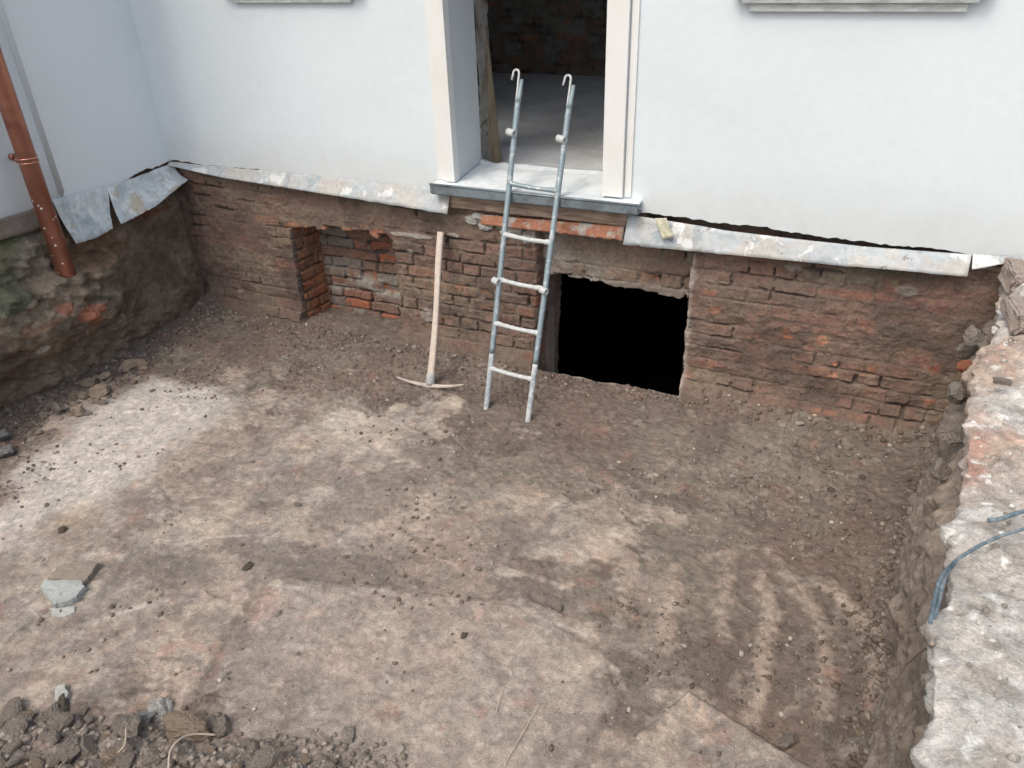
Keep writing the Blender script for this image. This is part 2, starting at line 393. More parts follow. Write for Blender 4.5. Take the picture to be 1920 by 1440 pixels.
def floor_height(x, y, full=True):
    h = np.full(x.shape, FLOOR)
    w = fbm(x * 0.9, y * 0.9, 3, 5) - 0.5
    h += 0.05 * w
    # loose earth banked against the walls
    loose = np.clip(fbm(x * 2.2, y * 2.2, 3, 31) * 1.1, 0, 1)
    dB = -y
    h += (0.10 * np.exp(-np.clip(dB, 0, 9) / 0.22)) * (0.5 + loose) * ss(-0.76, -0.5, x)
    h += 0.05 * np.exp(-np.clip(dB, 0, 9) / 0.2) * (x < -1.65) * ss(-1.6, -2.0, x)
    h += (0.12 * np.exp(-np.clip(x + 4.45, 0, 9) / 0.16)) * (0.5 + loose)
    xr = 0.40 + 0.25 * ss(-1.5, 0.2, y)
    h += (0.12 * np.exp(-np.clip(xr - x, 0, 9) / 0.07)) * (0.6 + loose * 0.8)
    # ground dips into the cellar hole
    hole = ss(-1.77, -1.72, x) * ss(-0.76, -0.80, x)
    h = np.where(y > 0.0, h * (1 - hole) + hole * (FLOOR - 0.01 - 0.50 * np.clip(y, 0, 9) + 0.025 * (fbm(x * 14, y * 14, 3, 77) - 0.5)), h)
    inn = hole * ss(0.335, 0.40, y + 0.05 * fbm(x * 9, y * 3, 3, 12))
    h -= inn * 1.6
    # bucket tooth grooves
    rd, _ = ridges(x, y); h += 0.014 * rd
    for w, d, pts in CREASES: h -= d * np.exp(-(polydist(x, y, pts) / w) ** 2)
    # hard raised pan edges
    s1 = inpoly(x, y, PL((380, 1330), (520, 1090), (860, 1120), (1010, 1160), (1130, 1230), (1180, 1300), (1010, 1500), (300, 1500)), .1)
    h += 0.009 * ss(0.016, -0.016, s1 + 0.09 * (fbm(x * 5, y * 5, 4, 41) - 0.5))
    s2 = inpoly(x, y, PL((1290, 1305), (1400, 1370), (1560, 1460), (1100, 1500), (1200, 1380)), .1)
    h += 0.02 * ss(0.01, -0.01, s2 + 0.03 * (fbm(x * 5, y * 5, 4, 43) - 0.5))
    s3 = inpoly(x, y, PL((0, 930), (110, 780), (290, 712), (440, 728), (480, 800), (300, 900), (330, 1010), (140, 1070), (0, 1060)), .1)
    h += 0.01 * ss(0.02, -0.02, s3 + 0.08 * (fbm(x * 5, y * 5, 4, 45) - 0.5))
    # heap of clods at the near edge
    hp = inpoly(x, y, PL((-300, 1290), (60, 1345), (330, 1350), (480, 1390), (640, 1400), (760, 1425), (780, 1800), (-300, 1800)), .1)
    hm = ss(0.03, -0.22, hp + 0.08 * (fbm(x * 6, y * 6, 3, 61) - 0.5))
    f1, f2, cid = worley(x * 15 + 0.4 * fbm(x * 9, y * 9, 2, 8), y * 15, 17)
    g1, g2, gid = worley(x * 32, y * 32, 18)
    h += hm * (0.07 + 0.045 * (1 - f1) * (0.3 + cid) + 0.014 * (1 - g1))
    # near bank of the pit
    yb = -3.75 + 0.25 * (fbm(x * 1.2, y * 0.2, 3, 90) - 0.5)
    h += 0.95 * ss(0.0, -0.55, y - yb) 
    # small relief
    pan = pan_mask(x, y)
    rough = (1 - 0.75 * pan) * (1 - .6 * ss(.15, -.1, inpoly(x, y, PL((1130, 1020), (1480, 1000), (1680, 1180), (1660, 1360), (1350, 1370), (1110, 1260)), .1)))
    h += rough * (0.026 * (fbm(x * 7, y * 7, 4, 3) - 0.5) + 0.010 * (ridged(x * 16, y * 16, 3, 4) - 0.6) + 0.006 * (fbm(x * 50, y * 50, 2, 6) - 0.5))
    h += 0.008 * (fbm(x * 5, y * 11, 4, 23) - 0.5) + 0.003 * (fbm(x * 45, y * 45, 3, 24) - 0.5)
    w1, w2, wid = worley(x * 26, y * 26, 71)
    crumb = ss(0.45, 0.7, fbm(x * 3.1, y * 3.1, 4, 72)) * rough
    h += crumb * 0.016 * np.clip(0.55 - w1, 0, 1) * (wid > 0.35) * 1.6
    return h
PAN = PL((-200, 1000), (0, 915), (90, 790), (285, 708), (450, 722), (520, 800), (600, 770), (800, 790), (790, 880), (860, 930), (1010, 920), (1150, 950), (1165, 1090), (1010, 1120), (1130, 1200), (1150, 1290), (1130, 1520), (700, 1430), (300, 1350), (-200, 1290))
PAN2 = PL((1290, 1305), (1400, 1370), (1560, 1460), (1150, 1500), (1200, 1380))
def pan_mask(x, y):
    n = fbm(x * 2.3, y * 2.9, 6, 14, .6) - 0.5; n2 = fbm(x * 9, y * 12, 5, 15, .65) - 0.5
    a = inpoly(x, y, PAN, 0.1); b = inpoly(x, y, PAN2, 0.1)
    m = ss(0.09, -0.09, a + 1.15 * n + 0.45 * n2 - 0.03) * (0.55 + 0.45 * ss(0.62, 0.5, fbm(x * 1.3, y * 1.6, 5, 16, .6)))
    return np.maximum(m, ss(0.04, -0.04, b + 0.1 * n + 0.12 * n2))
def floor_colour(x, y, h):
    big = fbm(x * 1.6, y * 1.6, 5, 101); md = fbm(x * 6, y * 7, 5, 102); fn = fbm(x * 30, y * 34, 4, 103); st = fbm(x * 4 + y * 2, y * 14 - x * 4, 4, 104)
    c = np.empty(x.shape + (3,)); c[:] = (0.168, 0.129, 0.105)
    c = mix(c, (0.195, 0.165, 0.130), ss(0.45, 0.65, big))
    c = mix(c, (0.120, 0.090, 0.074), ss(0.5, 0.72, md) * 0.6)
    c = mix(c, (0.180, 0.118, 0.095), ss(0.52, 0.7, fbm(x * 2.3, y * 2.3, 3, 105)) * 0.6)
    pan = pan_mask(x, y)
    pc = np.empty_like(c); pc[:] = (0.300, 0.240, 0.198)
    pc = mix(pc, (0.375, 0.282, 0.222), ss(0.44, 0.58, fbm(x * 2.3, y * 1.9, 6, 106, .65)))
    pc = mix(pc, (0.232, 0.205, 0.188), ss(0.50, 0.58, fbm(x * 3.3, y * 2.5, 7, 107, .68)) * 0.85)
    pc = mix(pc, (0.40, 0.345, 0.28), ss(0.53, 0.58, fbm(x * 8, y * 6, 6, 117, .7)) * 0.5)
    pc = mix(pc, (0.215, 0.18, 0.155), ss(0.57, 0.64, fbm(x * 5, y * 4, 7, 118, .7)) * 0.5)
    pc = mix(pc, (0.380, 0.335, 0.270), ss(0.55, 0.68, md) * 0.55)
    pc = mix(pc, (0.190, 0.150, 0.125), ss(0.55, 0.75, st) * 0.5)
    c = c * (1 - pan[..., None]) + pc * pan[..., None]
    # dusty pale area upper left and its outliers
    wn = 0.35 * (fbm(x * 3, y * 4, 5, 108) - 0.5) + 0.15 * (fn - 0.5)
    wh = ss(0.06, -0.16, inpoly(x, y, PL((-150, 1040), (0, 925), (95, 800), (285, 712), (440, 726), (400, 800), (300, 870), (230, 960), (60, 1010)), .1) + wn)
    c = mix(c, (0.470, 0.430, 0.395), wh * 0.92)
    for (px, py, r, k, colr) in ((640, 790, .30, .75, (.46, .41, .35)), (710, 830, .26, .6, (.44, .38, .32)), (560, 760, .2, .4, (.42, .38, .33)), (400, 760, .3, .5, (.48, .45, .41)),
                             (760, 960, .35, .45, (.38, .31, .25)), (1090, 900, .3, .25, (.30, .24, .19)), (1220, 1110, .18, .45, (.36, .27, .22)), (1310, 1040, .12, .3, (.34, .26, .21)),
                             (420, 960, .3, .4, (.36, .28, .22)), (130, 970, .22, .5, (.42, .30, .20)), (500, 1140, .16, .5, (.42, .24, .19))):
        q = P(px, py); d = np.hypot(x - q[0], y - q[1])
        k2 = ss(r, r * 0.25, d + 0.6 * r * (fbm(x * 7, y * 8, 5, int(px)) - 0.4) * 1.6) * k
        c = mix(c, colr, k2)
    # tan smears left by the bucket teeth, pale scrapes, dark creases
    rd, nz = ridges(x, y)
    c = mix(c, (0.335, 0.255, 0.200), ss(0.30, 0.95, rd + .7 * (fn - .5) + .3 * (md - .5)) * 0.9)
    for (px, py, rx, ry, ang, k) in ((590, 1060, .55, .12, .1, .7), (700, 930, .18, .35, -.5, .6), (330, 1060, .3, .1, .1, .5), (1000, 1115, .22, .07, .1, .8), (1110, 1350, .10, .40, -.5, .7), (1180, 1230, .2, .12, 0, .5), (830, 860, .3, .12, 0, .6), (980, 1000, .12, .2, 0, .4), (560, 900, .14, .3, -.6, .5), (430, 870, .08, .3, -.5, .4), (400, 1170, .15, .1, 0, .5), (660, 1110, .5, .04, .05, .5), (260, 1080, .25, .1, .2, .4), (640, 1310, .08, .1, 0, .5)):
        q = P(px, py); ca, sa = math.cos(ang), math.sin(ang); dx = x - q[0]; dy = y - q[1]
        d = np.hypot((dx * ca + dy * sa) / rx, (-dx * sa + dy * ca) / ry) + 1.7 * (fbm(x * 6, y * 5, 6, int(px) + 7, .65) - .5)
        c = mix(c, (0.172, 0.142, 0.122), ss(1.05, .75, d) * k)
    for w, pts in STREAKS: c = mix(c, (0.44, 0.39, 0.34), np.exp(-(polydist(x, y, pts) / w) ** 2) * ss(.35, .6, md) * .7)
    for w, d, pts in CREASES: c = mix(c, (0.17, 0.14, 0.118), np.exp(-(polydist(x, y, pts) / (w * 2.5)) ** 2) * .7 * ss(.3, .55, fn))
    sl_ = inpoly(x, y, PL((395, 1330), (525, 1095), (860, 1122), (1010, 1162), (1125, 1232), (1140, 1300), (1060, 1500), (300, 1500)), .1)
    c = mix(c, (0.325, 0.268, 0.226), ss(0.015, -0.03, sl_ + .05 * (md - .5)) * .5)
    # the heap at the near edge and loose earth under the walls are darker
    hp = inpoly(x, y, PL((-300, 1300), (60, 1345), (330, 1350), (480, 1390), (640, 1400), (760, 1425), (780, 1800), (-300, 1800)), .1)
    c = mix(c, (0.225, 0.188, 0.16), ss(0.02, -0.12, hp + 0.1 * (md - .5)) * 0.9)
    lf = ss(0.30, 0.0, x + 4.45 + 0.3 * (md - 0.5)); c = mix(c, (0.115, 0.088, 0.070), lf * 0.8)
    # brick dust and lime crumbs
    c = mix(c, (0.36, 0.15, 0.10), ss(0.72, 0.82, fbm(x * 9, y * 9, 4, 110)) * 0.25)
    c = mix(c, (0.42, 0.38, 0.33), ss(0.70, 0.76, fbm(x * 18, y * 18, 3, 111)) * 0.22)
    hole = ss(-1.75, -1.70, x) * ss(-0.72, -0.78, x) * ss(-0.02, 0.08, y + .15 * (md - .5)); c = mix(c, (0.60, 0.54, 0.48), hole * .95)
    c *= (0.80 + 0.40 * fn)[..., None]
    g = c.mean(-1, keepdims=True); c = g * np.array([1.06, .985, .96]) * .24 + c * .82
    return c
gx = np.arange(-4.70, 0.74, 0.0062); gy = np.concatenate([np.arange(-4.60, -3.45, 0.02), np.arange(-3.45, 0.47, 0.0062)])
X, Y = np.meshgrid(gx, gy)
HF = floor_height(X, Y)
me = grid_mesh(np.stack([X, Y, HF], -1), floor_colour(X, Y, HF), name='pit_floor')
pit = tag(link('pit_floor', me, M['earth']), 'brown and tan trampled earth floor of the excavated pit', 'ground', kind='structure')
def hfl(x, y):
    j = int(np.clip(np.searchsorted(gx, x), 1, len(gx) - 1)); i = int(np.clip(np.searchsorted(gy, y), 1, len(gy) - 1))
    return float(HF[i, j])
def on_floor(px, py, z=FLOOR):
    q = at_z(px, py, z)
    for _ in range(3):
        z = hfl(q[0], q[1]); q = at_z(px, py, z)
    return q

# ---- surrounding yard (one ring of ground with the pit and the house footprint left open)
mb = MB()
B = 400.0; x0, x1, y0, y1 = -4.6, 1.55, -4.45, 0.0
for a, b in (((-B, -B), (B, y0)), ((-B, y0), (x0, B)), ((x1, y0), (B, B)), ((x0, 8.0), (x1, B))):
    vs = [mb.bm.verts.new(v) for v in ((a[0], a[1], -0.2), (b[0], a[1], -0.2), (b[0], b[1], -0.2), (a[0], b[1], -0.2))]
    mb.bm.faces.new(vs)
tag(mb.build('yard_ground', M['yard']), 'bare earth yard around the pit', 'ground', kind='structure')

# ================================================================== BRICKWORK
def brick_panel(ulen, vlen, res, seed, h=0.078, joint=0.010, dirt=0.55, grey=0.0, orange=0.12, wob=0.012, rough=1.0, uo=0.0):
    """height (outwards), colour and course data of a worn brick surface, on a (v, u) grid"""
    u = np.arange(0, ulen + res, res); v = np.arange(0, vlen + res, res)
    U, V = np.meshgrid(u, v); s = seed * 17
    Uw = U + uo + 0.012 * (fbm(U * 9, V * 9, 3, s + 1) - .5) + 0.02
    Vw = V + wob * 2.4 * (fbm(U * 1.1, V * 0.9, 2, s + 2) - .5) + 0.010 * (fbm(U * 12, V * 12, 3, s + 3) - .5) + 0.3
    row = np.floor(Vw / h).astype(int); vf = Vw - row * h
    rng = np.random.RandomState(seed)
    du = np.zeros(U.shape); bid = np.zeros(U.shape, int)
    for r in range(row.min(), row.max() + 1):
        e = [-0.3 * rng.rand()]
        st = rng.rand() < 0.5
        while e[-1] < ulen + uo + 0.6:
            w = (0.255 if (st ^ (rng.rand() < 0.25)) else 0.128) * rng.uniform(0.86, 1.08); e.append(e[-1] + w)
        e = np.array(e); mk = row == r; uu = Uw[mk]; k = np.clip(np.searchsorted(e, uu) - 1, 0, len(e) - 2)
        du[mk] = np.minimum(uu - e[k], e[k + 1] - uu); bid[mk] = r * 1000 + k
    dv = np.minimum(vf, h - vf)
    r1 = _h(bid, bid * 0 + 3, s); r2 = _h(bid, bid * 0 + 5, s); r3 = _h(bid, bid * 0 + 9, s)
    jw = joint * (-0.15 + 1.7 * fbm(U * 9, V * 9, 4, s + 4)) * 0.62
    d = np.minimum(du, dv)
    brick = ss(jw, jw + 0.006, d)
    chip = fbm(U * 22, V * 22, 4, s + 5); brick = brick * ss(0.16, 0.30, chip + 0.5 * ss(0.0, 0.03, d))
    dm = fbm(U * 2.1, V * 2.6, 4, s + 6); dm2 = fbm(U * 9, V * 11, 4, s + 7)
    dirt = dirt(U, V) if callable(dirt) else dirt
    cover = np.clip(ss(0.62 - 0.5 * dirt, 0.86 - 0.5 * dirt, dm * 0.55 + dm2 * 0.45), 0, 1)
    show = 0.12 + 0.88 * ss(.40, .60, fbm(U * 2.6, V * 4.2, 4, s + 25, .6) + .25 * (1 - cover) - .04)
    crack0 = show
    ht = brick * (0.014 + 0.013 * (r1 - .5) * rough) + (r2 - .5) * 0.05 * (U * 0 + 1) * (0.0)
    ht += brick * ((r2 - .5) * 0.12 * (du - 0.06) + (r3 - .5) * 0.16 * (vf - h / 2))
    ht += 0.010 * (fbm(U * 30, V * 34, 4, s + 8) - .5) * rough + 0.02 * (fbm(U * 4, V * 4, 3, s + 9) - .5)
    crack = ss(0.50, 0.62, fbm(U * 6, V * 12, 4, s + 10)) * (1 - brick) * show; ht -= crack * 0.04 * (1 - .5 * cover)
    miss = (r3 > 0.965) & (r1 > 0.2); ht -= miss * brick * 0.035
    ht = ht * (1 - cover * (1 - 0.35 * show)) + cover * (0.014 + 0.030 * (fbm(U * 9, V * 9, 5, s + 11) - .5) + 0.010 * (ridged(U * 14, V * 20, 3, s + 16) - .6)) - crack * .012 * cover
    col = np.empty(U.shape + (3,)); col[:] = (0.225, 0.185, 0.152)                     # mortar
    col = mix(col, (0.13, 0.105, 0.088), ss(0.4, 0.6, fbm(U * 7, V * 7, 3, s + 15)) * 0.8)
    bc = np.empty_like(col); bc[:] = (0.200, 0.122, 0.094)
    bc = mix(bc, (0.175, 0.122, 0.098), ss(0.35, 0.6, r1)); bc = mix(bc, (0.235, 0.120, 0.086), ss(0.6, 0.9, r2))
    bc = mix(bc, (0.41, 0.13, 0.065), (r3 > 1 - orange) * 1.0 * ss(0.35, 0.55, chip)); bc = mix(bc, (0.22, 0.205, 0.18), (r2 < grey) * 0.9)
    bc = bc * (0.72 + 0.56 * fbm(U * 18, V * 18, 4, s + 12))[..., None]
    be = 1 - (1 - brick) * (0.25 + .75 * show); col = col * (1 - be[..., None]) + bc * be[..., None]
    dc = np.empty_like(col); dc[:] = (0.168, 0.122, 0.100)
    dc = mix(dc, (0.205, 0.165, 0.125), ss(0.45, 0.65, fbm(U * 3, V * 3, 4, s + 13))); dc = mix(dc, (0.105, 0.083, 0.070), ss(0.5, 0.7, fbm(U * 5, V * 5, 4, s + 14)))
    k = cover * 0.80 + 0.30 * (1 - cover)
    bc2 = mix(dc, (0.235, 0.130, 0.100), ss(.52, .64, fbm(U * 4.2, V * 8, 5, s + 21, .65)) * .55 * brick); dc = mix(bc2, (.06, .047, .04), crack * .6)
    col = mix(col, (.06, .047, .04), crack * .75)  # dark soil in joint cracks, blackened to paint in the missing crevice shade
    col = col * (1 - k[..., None]) + dc * k[..., None]
    return U, V, ht, col, brick, row

house = empty('house', (-2.0, 0.0, 0.0), 'white rendered house with stripped brick foundation, two wings meeting above the pit', 'house')
# ---- front foundation: x -4.62 .. 1.1, z -1.40 .. 0.04
FX0, FZ0, RES = -4.60, -1.40, 0.0048
def fdirt(U, V):
    x = U + FX0; z = V + FZ0
    d = np.full(x.shape, 0.98)
    d = d + .35 * ss(-.42, -.30, z) * (x < -2.3) + .15 * ss(-3.75, -4.1, x) + .1 * ss(-.7, -.95, z)
    d -= .42 * np.exp(-((x + 3.68) / .16) ** 2) * (z < -.35) + .40 * np.exp(-((x + .62) / .20) ** 2) + .35 * np.exp(-((x + 1.80) / .13) ** 2) + .3 * np.exp(-((x + 2.55) / .15) ** 2) * (z > -.6)
    d += .12 * (x > 0.1)
    return np.clip(d, .15, 1.15)
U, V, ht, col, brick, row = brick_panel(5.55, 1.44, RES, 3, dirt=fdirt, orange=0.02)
Xw, Zw = U + FX0, V + FZ0
jr = _h(row, row * 0 + 1, 7) - 0.5                                                   # per-course ragged edge
ragx = 0.035 * jr + 0.03 * (fbm(Xw * 8, Zw * 20, 4, 201) - .5)
# niche
nL, nR = -3.555, -2.715
arch = -0.375 + 0.04 * (fbm(Xw * 9, Zw * 2, 4, 202) - .5) + 0.045 * (_h(np.floor((Xw + .02 * fbm(Xw * 7, Zw * 7, 2, 3)) / .072), Xw * 0, 41) - .5) + 0.05 * np.sin((Xw - nL) / (nR - nL) * math.pi) * 0.6
nic = ss(-0.006, 0.006, Xw - nL + ragx * 0.6) * ss(-0.006, 0.006, nR - Xw + ragx * 1.6 - 0.06 * ss(-0.75, -1.1, Zw)) * ss(-0.008, 0.008, arch - Zw)
# recess holding the cellar opening
rL, rR = -1.705 - 0.02 * ss(-0.6, -1.1, Zw), -0.785 
top = -0.165 + 0.012 * (fbm(Xw * 6, Zw, 3, 203) - .5)
rec = ss(-0.006, 0.006, Xw - rL + ragx * 0.35) * ss(-0.006, 0.006, rR - Xw + ragx * 0.5) * ss(-0.006, 0.006, top - Zw)
op = np.maximum(nic, rec)
# worn zones seen on the wall
ht = ht - 0.16 * op
Yw = YF - ht
Yw = Yw + 0.10 * ss(-0.13, -0.08, Zw) * (Xw > -1.05)
# earth fillet at the foot
foot = ss(-0.92, -1.12, Zw + 0.10 * (fbm(Xw * 3, Zw * 3, 4, 204) - .5)) * (1 - op)
Yw = Yw * (1 - foot * 0.5) - foot * (0.03 + 0.05 * fbm(Xw * 6, Zw * 6, 4, 205))
col = mix(col, (0.155, 0.12, 0.098), foot * 0.85)
def blobc(px, py, rx, rz, colr, k, s):
    global col
    q = at_y(px, py, YF); d = np.hypot((Xw - q[0]) / rx, (Zw - q[2]) / rz) + 2.0 * (fbm(Xw * 16, Zw * 24, 5, s, .65) - .5)
    col = mix(col, np.array(colr) * np.array([.82, 1.0, 1.1]), ss(1.0, 0.6, d) * k * (0.2 + 0.8 * brick) * .85)
for i, b in enumerate(((560, 425, .16, .035, (.42, .17, .09), .9), (640, 430, .20, .03, (.44, .18, .10), .85), (720, 440, .10, .03, (.42, .14, .08), .8), (505, 410, .10, .03, (.36, .17, .11), .7),
        (865, 535, .035, .03, (.50, .19, .10), .9), (1345, 580, .06, .02, (.40, .14, .08), .8), (1330, 548, .05, .025, (.38, .14, .09), .8), (1475, 625, .035, .025, (.42, .12, .06), .9),
        (1542, 635, .03, .03, (.55, .20, .11), .9), (1565, 680, .025, .02, (.55, .20, .11), .9), (1635, 690, .05, .02, (.48, .17, .10), .8), (1560, 700, .03, .02, (.56, .22, .12), .9),
        (1748, 690, .04, .03, (.48, .11, .06), .95), (1620, 700, .12, .02, (.40, .18, .12), .6), (1580, 550, .14, .03, (.33, .13, .09), .7), (1650, 555, .14, .03, (.30, .11, .08), .7),
        (1760, 575, .12, .05, (.24, .10, .08), .7), (1330, 680, .10, .03, (.34, .13, .08), .6), (1290, 700, .03, .05, (.40, .15, .09), .6), (1745, 750, .03, .015, (.5, .17, .1), .8),
        (1550, 765, .08, .02, (.38, .15, .10), .7), (1620, 775, .08, .02, (.36, .15, .11), .6), (1000, 665, .05, .02, (.30, .10, .07), .8), (1660, 510, .3, .04, (.10, .09, .06), .5),  # olive dark patch under the right flashing carries its shade as colour
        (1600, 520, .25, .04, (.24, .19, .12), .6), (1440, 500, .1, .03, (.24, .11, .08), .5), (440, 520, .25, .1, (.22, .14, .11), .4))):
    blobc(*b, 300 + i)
def limec(px, py, rx, rz, k, s):
    global col, Yw
    q = at_y(px, py, YF); d = np.hypot((Xw - q[0]) / rx, (Zw - q[2]) / rz) + 0.9 * (fbm(Xw * 16, Zw * 18, 4, s) - .5); w = ss(1.0, 0.8, d) * k * (1 - op)
    col = mix(col, (0.34, 0.32, 0.29), w); Yw = Yw - 0.012 * w
for i, b in enumerate(((905, 412, .10, .035, 1.0), (960, 430, .10, .05, .9), (1000, 440, .07, .05, .7), (770, 440, .16, .018, .6), (850, 440, .05, .02, .6), (805, 590, .07, .05, .5), (770, 470, .03, .015, .4), (610, 590, .03, .02, .4), (455, 545, .03, .02, .4), (1700, 545, .05, .03, .4), (1490, 500, .05, .02, .4), (1450, 760, .05, .03, .5), (1500, 780, .06, .03, .5), (1380, 770, .04, .02, .5))): limec(*b, 350 + i)
# grey mortar margin down the right jamb of the opening
mj = ss(0.035, 0.0, np.abs(Xw - (rR + 0.012)) + 0.03 * (fbm(Xw * 20, Zw * 14, 3, 380) - .3)) * (Zw < -0.17) * (1 - op); col = mix(col, (0.36, 0.32, 0.29), mj * 0.8)
keep = ~((op[:-1, :-1] > 0.97) & (op[1:, 1:] > 0.97) & (op[1:, :-1] > 0.97) & (op[:-1, 1:] > 0.97))
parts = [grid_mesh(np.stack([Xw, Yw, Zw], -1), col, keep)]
# niche: side reveals, back, soffit
def panel3(ulen, vlen, seed, o, ud, vd, nd, **kw):
    U, V, ht, col, brick, row = brick_panel(ulen, vlen, 0.006, seed, **kw)
    o, ud, vd, nd = map(np.array, (o, ud, vd, nd))
    return (o + U[..., None] * ud + V[..., None] * vd + ht[..., None] * nd), col, U, V
Pn, cn, U2, V2 = panel3(0.30, 1.1, 11, (nL - 0.012, YF + 0.02, -1.36), (0.12, 1, 0), (0, 0, 1), (1, 0, 0), dirt=0.18, orange=0.5)
cn = mix(cn, (0.34, 0.145, 0.075), np.full(cn.shape[:2], 0.55)); cn = mix(cn, (.20, .12, .07), ss(.5, .7, fbm(U2 * 8, V2 * 8, 4, 5)) * .7); parts.append(grid_mesh(Pn, cn))
Pn, cn, *_ = panel3(0.30, 1.1, 12, (nR + 0.03, YF + 0.02, -1.36), (0, 1, 0), (0, 0, 1), (-1, 0, 0), dirt=0.4); parts.append(grid_mesh(Pn, cn, flip=True))
Pn, cn, U2, V2 = panel3(1.0, 1.12, 13, (nL - 0.06, YF + 0.27, -1.38), (1, 0, 0), (0, 0, 1), (0, -1, 0), dirt=0.30, orange=0.25, grey=0.22)
q = ss(0.14, 0.05, np.abs(V2 - 0.52 - 0.04 * fbm(U2 * 4, V2, 2, 8))) * ss(.4, .6, fbm(U2 * 7, V2 * 9, 4, 9)); cn = mix(cn, (.33, .32, .29), q * .7)
q = ss(0.30, 0.20, V2 + .1 * fbm(U2 * 6, V2 * 6, 3, 4)); cn = mix(cn, (.24, .2, .165), q * .7); parts.append(grid_mesh(Pn, cn))
Pn, cn, *_ = panel3(1.0, 0.3, 14, (nL - 0.06, YF + 0.02, -0.325), (1, 0, 0), (0, 1, 0), (0, 0, -1), dirt=0.6); parts.append(grid_mesh(Pn, cn, flip=True))
# recess: left reveal, set-back lintel with the opening under it, right reveal, soffit
U2r = brick_panel(0.40, 1.25, 0.006, 15, dirt=1.0)
U2, V2, h2, c2 = U2r[:4]
h2 = 0.7 * h2 + 0.03 * (fbm(U2 * 7, V2 * 7, 4, 6) - .5) + .012 * (ridged(U2 * 14, V2 * 16, 3, 2) - .6)
c2 = mix(c2, (.235, .20, .165), np.full(U2.shape, .55)); c2 = mix(c2, (.17, .17, .10), ss(.35, .1, V2) * .5)
parts.append(grid_mesh(np.stack([-1.755 + h2 + 0.03 * U2 / 0.4 - 0.02 * ss(0.8, 0.3, V2), YF + 0.01 + U2, V2 - 1.42], -1), c2))
LY = YF + 0.10
U2, V2, h2, c2, b2, r2_ = brick_panel(1.06, 1.3, 0.0048, 16, h=0.082, dirt=0.55, grey=0.3)
X2, Z2 = U2 - 1.79, V2 - 1.42
bot = -0.512 - 0.020 * ss(-1.35, -0.85, X2) + 0.05 * (fbm(X2 * 8, Z2 * 0, 4, 210) - .5) + 0.02 * (_h(np.floor(X2 / 0.07), X2 * 0, 4) - .5)
side = np.maximum(ss(-0.008, 0.008, X2 - (-1.50 + 0.5)), 0)
o2 = ss(-0.006, 0.006, bot - Z2) * ss(-0.005, 0.005, X2 + 1.72)
h2 = h2 - 0.20 * o2
lm = ss(.45, .6, fbm(X2 * 6, Z2 * 8, 4, 211)) * ss(-1.2, -1.5, X2) + ss(-0.45, -0.5, Z2) * 0.5; c2 = mix(c2, (.29, .27, .255), np.clip(lm, 0, 1) * .75)
c2 = mix(c2, (.22, .18, .145), np.full(U2.shape, .3))
kp = ~((o2[:-1, :-1] > 0.97) & (o2[1:, 1:] > 0.97) & (o2[1:, :-1] > 0.97) & (o2[:-1, 1:] > 0.97))
parts.append(grid_mesh(np.stack([X2, LY - h2, Z2], -1), c2, kp))
Pn, cn, *_ = panel3(0.40, 1.25, 17, (rR + 0.018, YF + 0.01, -1.42), (0, 1, 0), (0, 0, 1), (-1, 0, 0), dirt=0.5); parts.append(grid_mesh(Pn, cn, flip=True))
Pn, cn, *_ = panel3(1.0, 0.3, 18, (-1.74, YF + 0.01, -0.150), (1, 0, 0), (0, 1, 0), (0, 0, -1), dirt=0.6); parts.append(grid_mesh(Pn, cn, flip=True))
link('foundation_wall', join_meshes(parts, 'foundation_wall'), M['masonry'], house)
# masonry core behind the facing and the dark cellar
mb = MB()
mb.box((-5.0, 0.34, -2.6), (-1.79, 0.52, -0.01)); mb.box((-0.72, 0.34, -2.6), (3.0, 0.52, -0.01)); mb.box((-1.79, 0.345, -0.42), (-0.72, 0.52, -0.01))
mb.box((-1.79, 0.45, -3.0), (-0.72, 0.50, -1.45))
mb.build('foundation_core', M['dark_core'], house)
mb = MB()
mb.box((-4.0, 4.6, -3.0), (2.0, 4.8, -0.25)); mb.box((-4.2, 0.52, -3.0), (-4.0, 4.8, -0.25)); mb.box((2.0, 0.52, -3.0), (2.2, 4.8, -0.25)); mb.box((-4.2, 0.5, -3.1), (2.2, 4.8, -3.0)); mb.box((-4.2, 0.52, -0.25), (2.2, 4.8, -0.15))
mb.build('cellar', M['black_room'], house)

# ---- rendered facade (sheet of render with ragged lower edge, over the solid wall)
DL, DR, DT = -2.205, -1.285, 2.35
WT = 6.5
def render_skin(x0, x1, z0, z1, y0, y1, seed, axis='x', rag=0.006):
    """a slab of render: front plane, ragged bottom, returned into mb. axis x: faces -y; axis y: faces +x"""
    mb = MB(); n = max(2, int((x1 - x0) / 0.02)); rng = random.Random(seed); pr = None
    dz = 0
    for i in range(n + 1):
        x = x0 + (x1 - x0) * i / n
        dz = dz * 0.7 + rng.uniform(-rag, rag); z = (z0(x) if callable(z0) else z0) + dz
        c = [(x, y0, z), (x, y0, z1), (x, y1, z + 0.006), (x, y1, z1)]
        if axis == 'y': c = [(p[1], p[0], p[2]) for p in c]
        vs = [mb.bm.verts.new(p) for p in c]
        if pr:
            for a, b in ((0, 1), (2, 0), (3, 2), (1, 3)): mb.bm.faces.new((pr[a], vs[a], vs[b], pr[b]))
        else: mb.bm.faces.new((vs[0], vs[1], vs[3], vs[2]))
        pr = vs
    mb.bm.faces.new((pr[0], pr[1], pr[3], pr[2]))
    return mb
def zb(x): return 0.0 + (-0.055 if x > -1.08 else 0.0) - (0.02 * (x + 1.08) if x > -1.08 else 0)
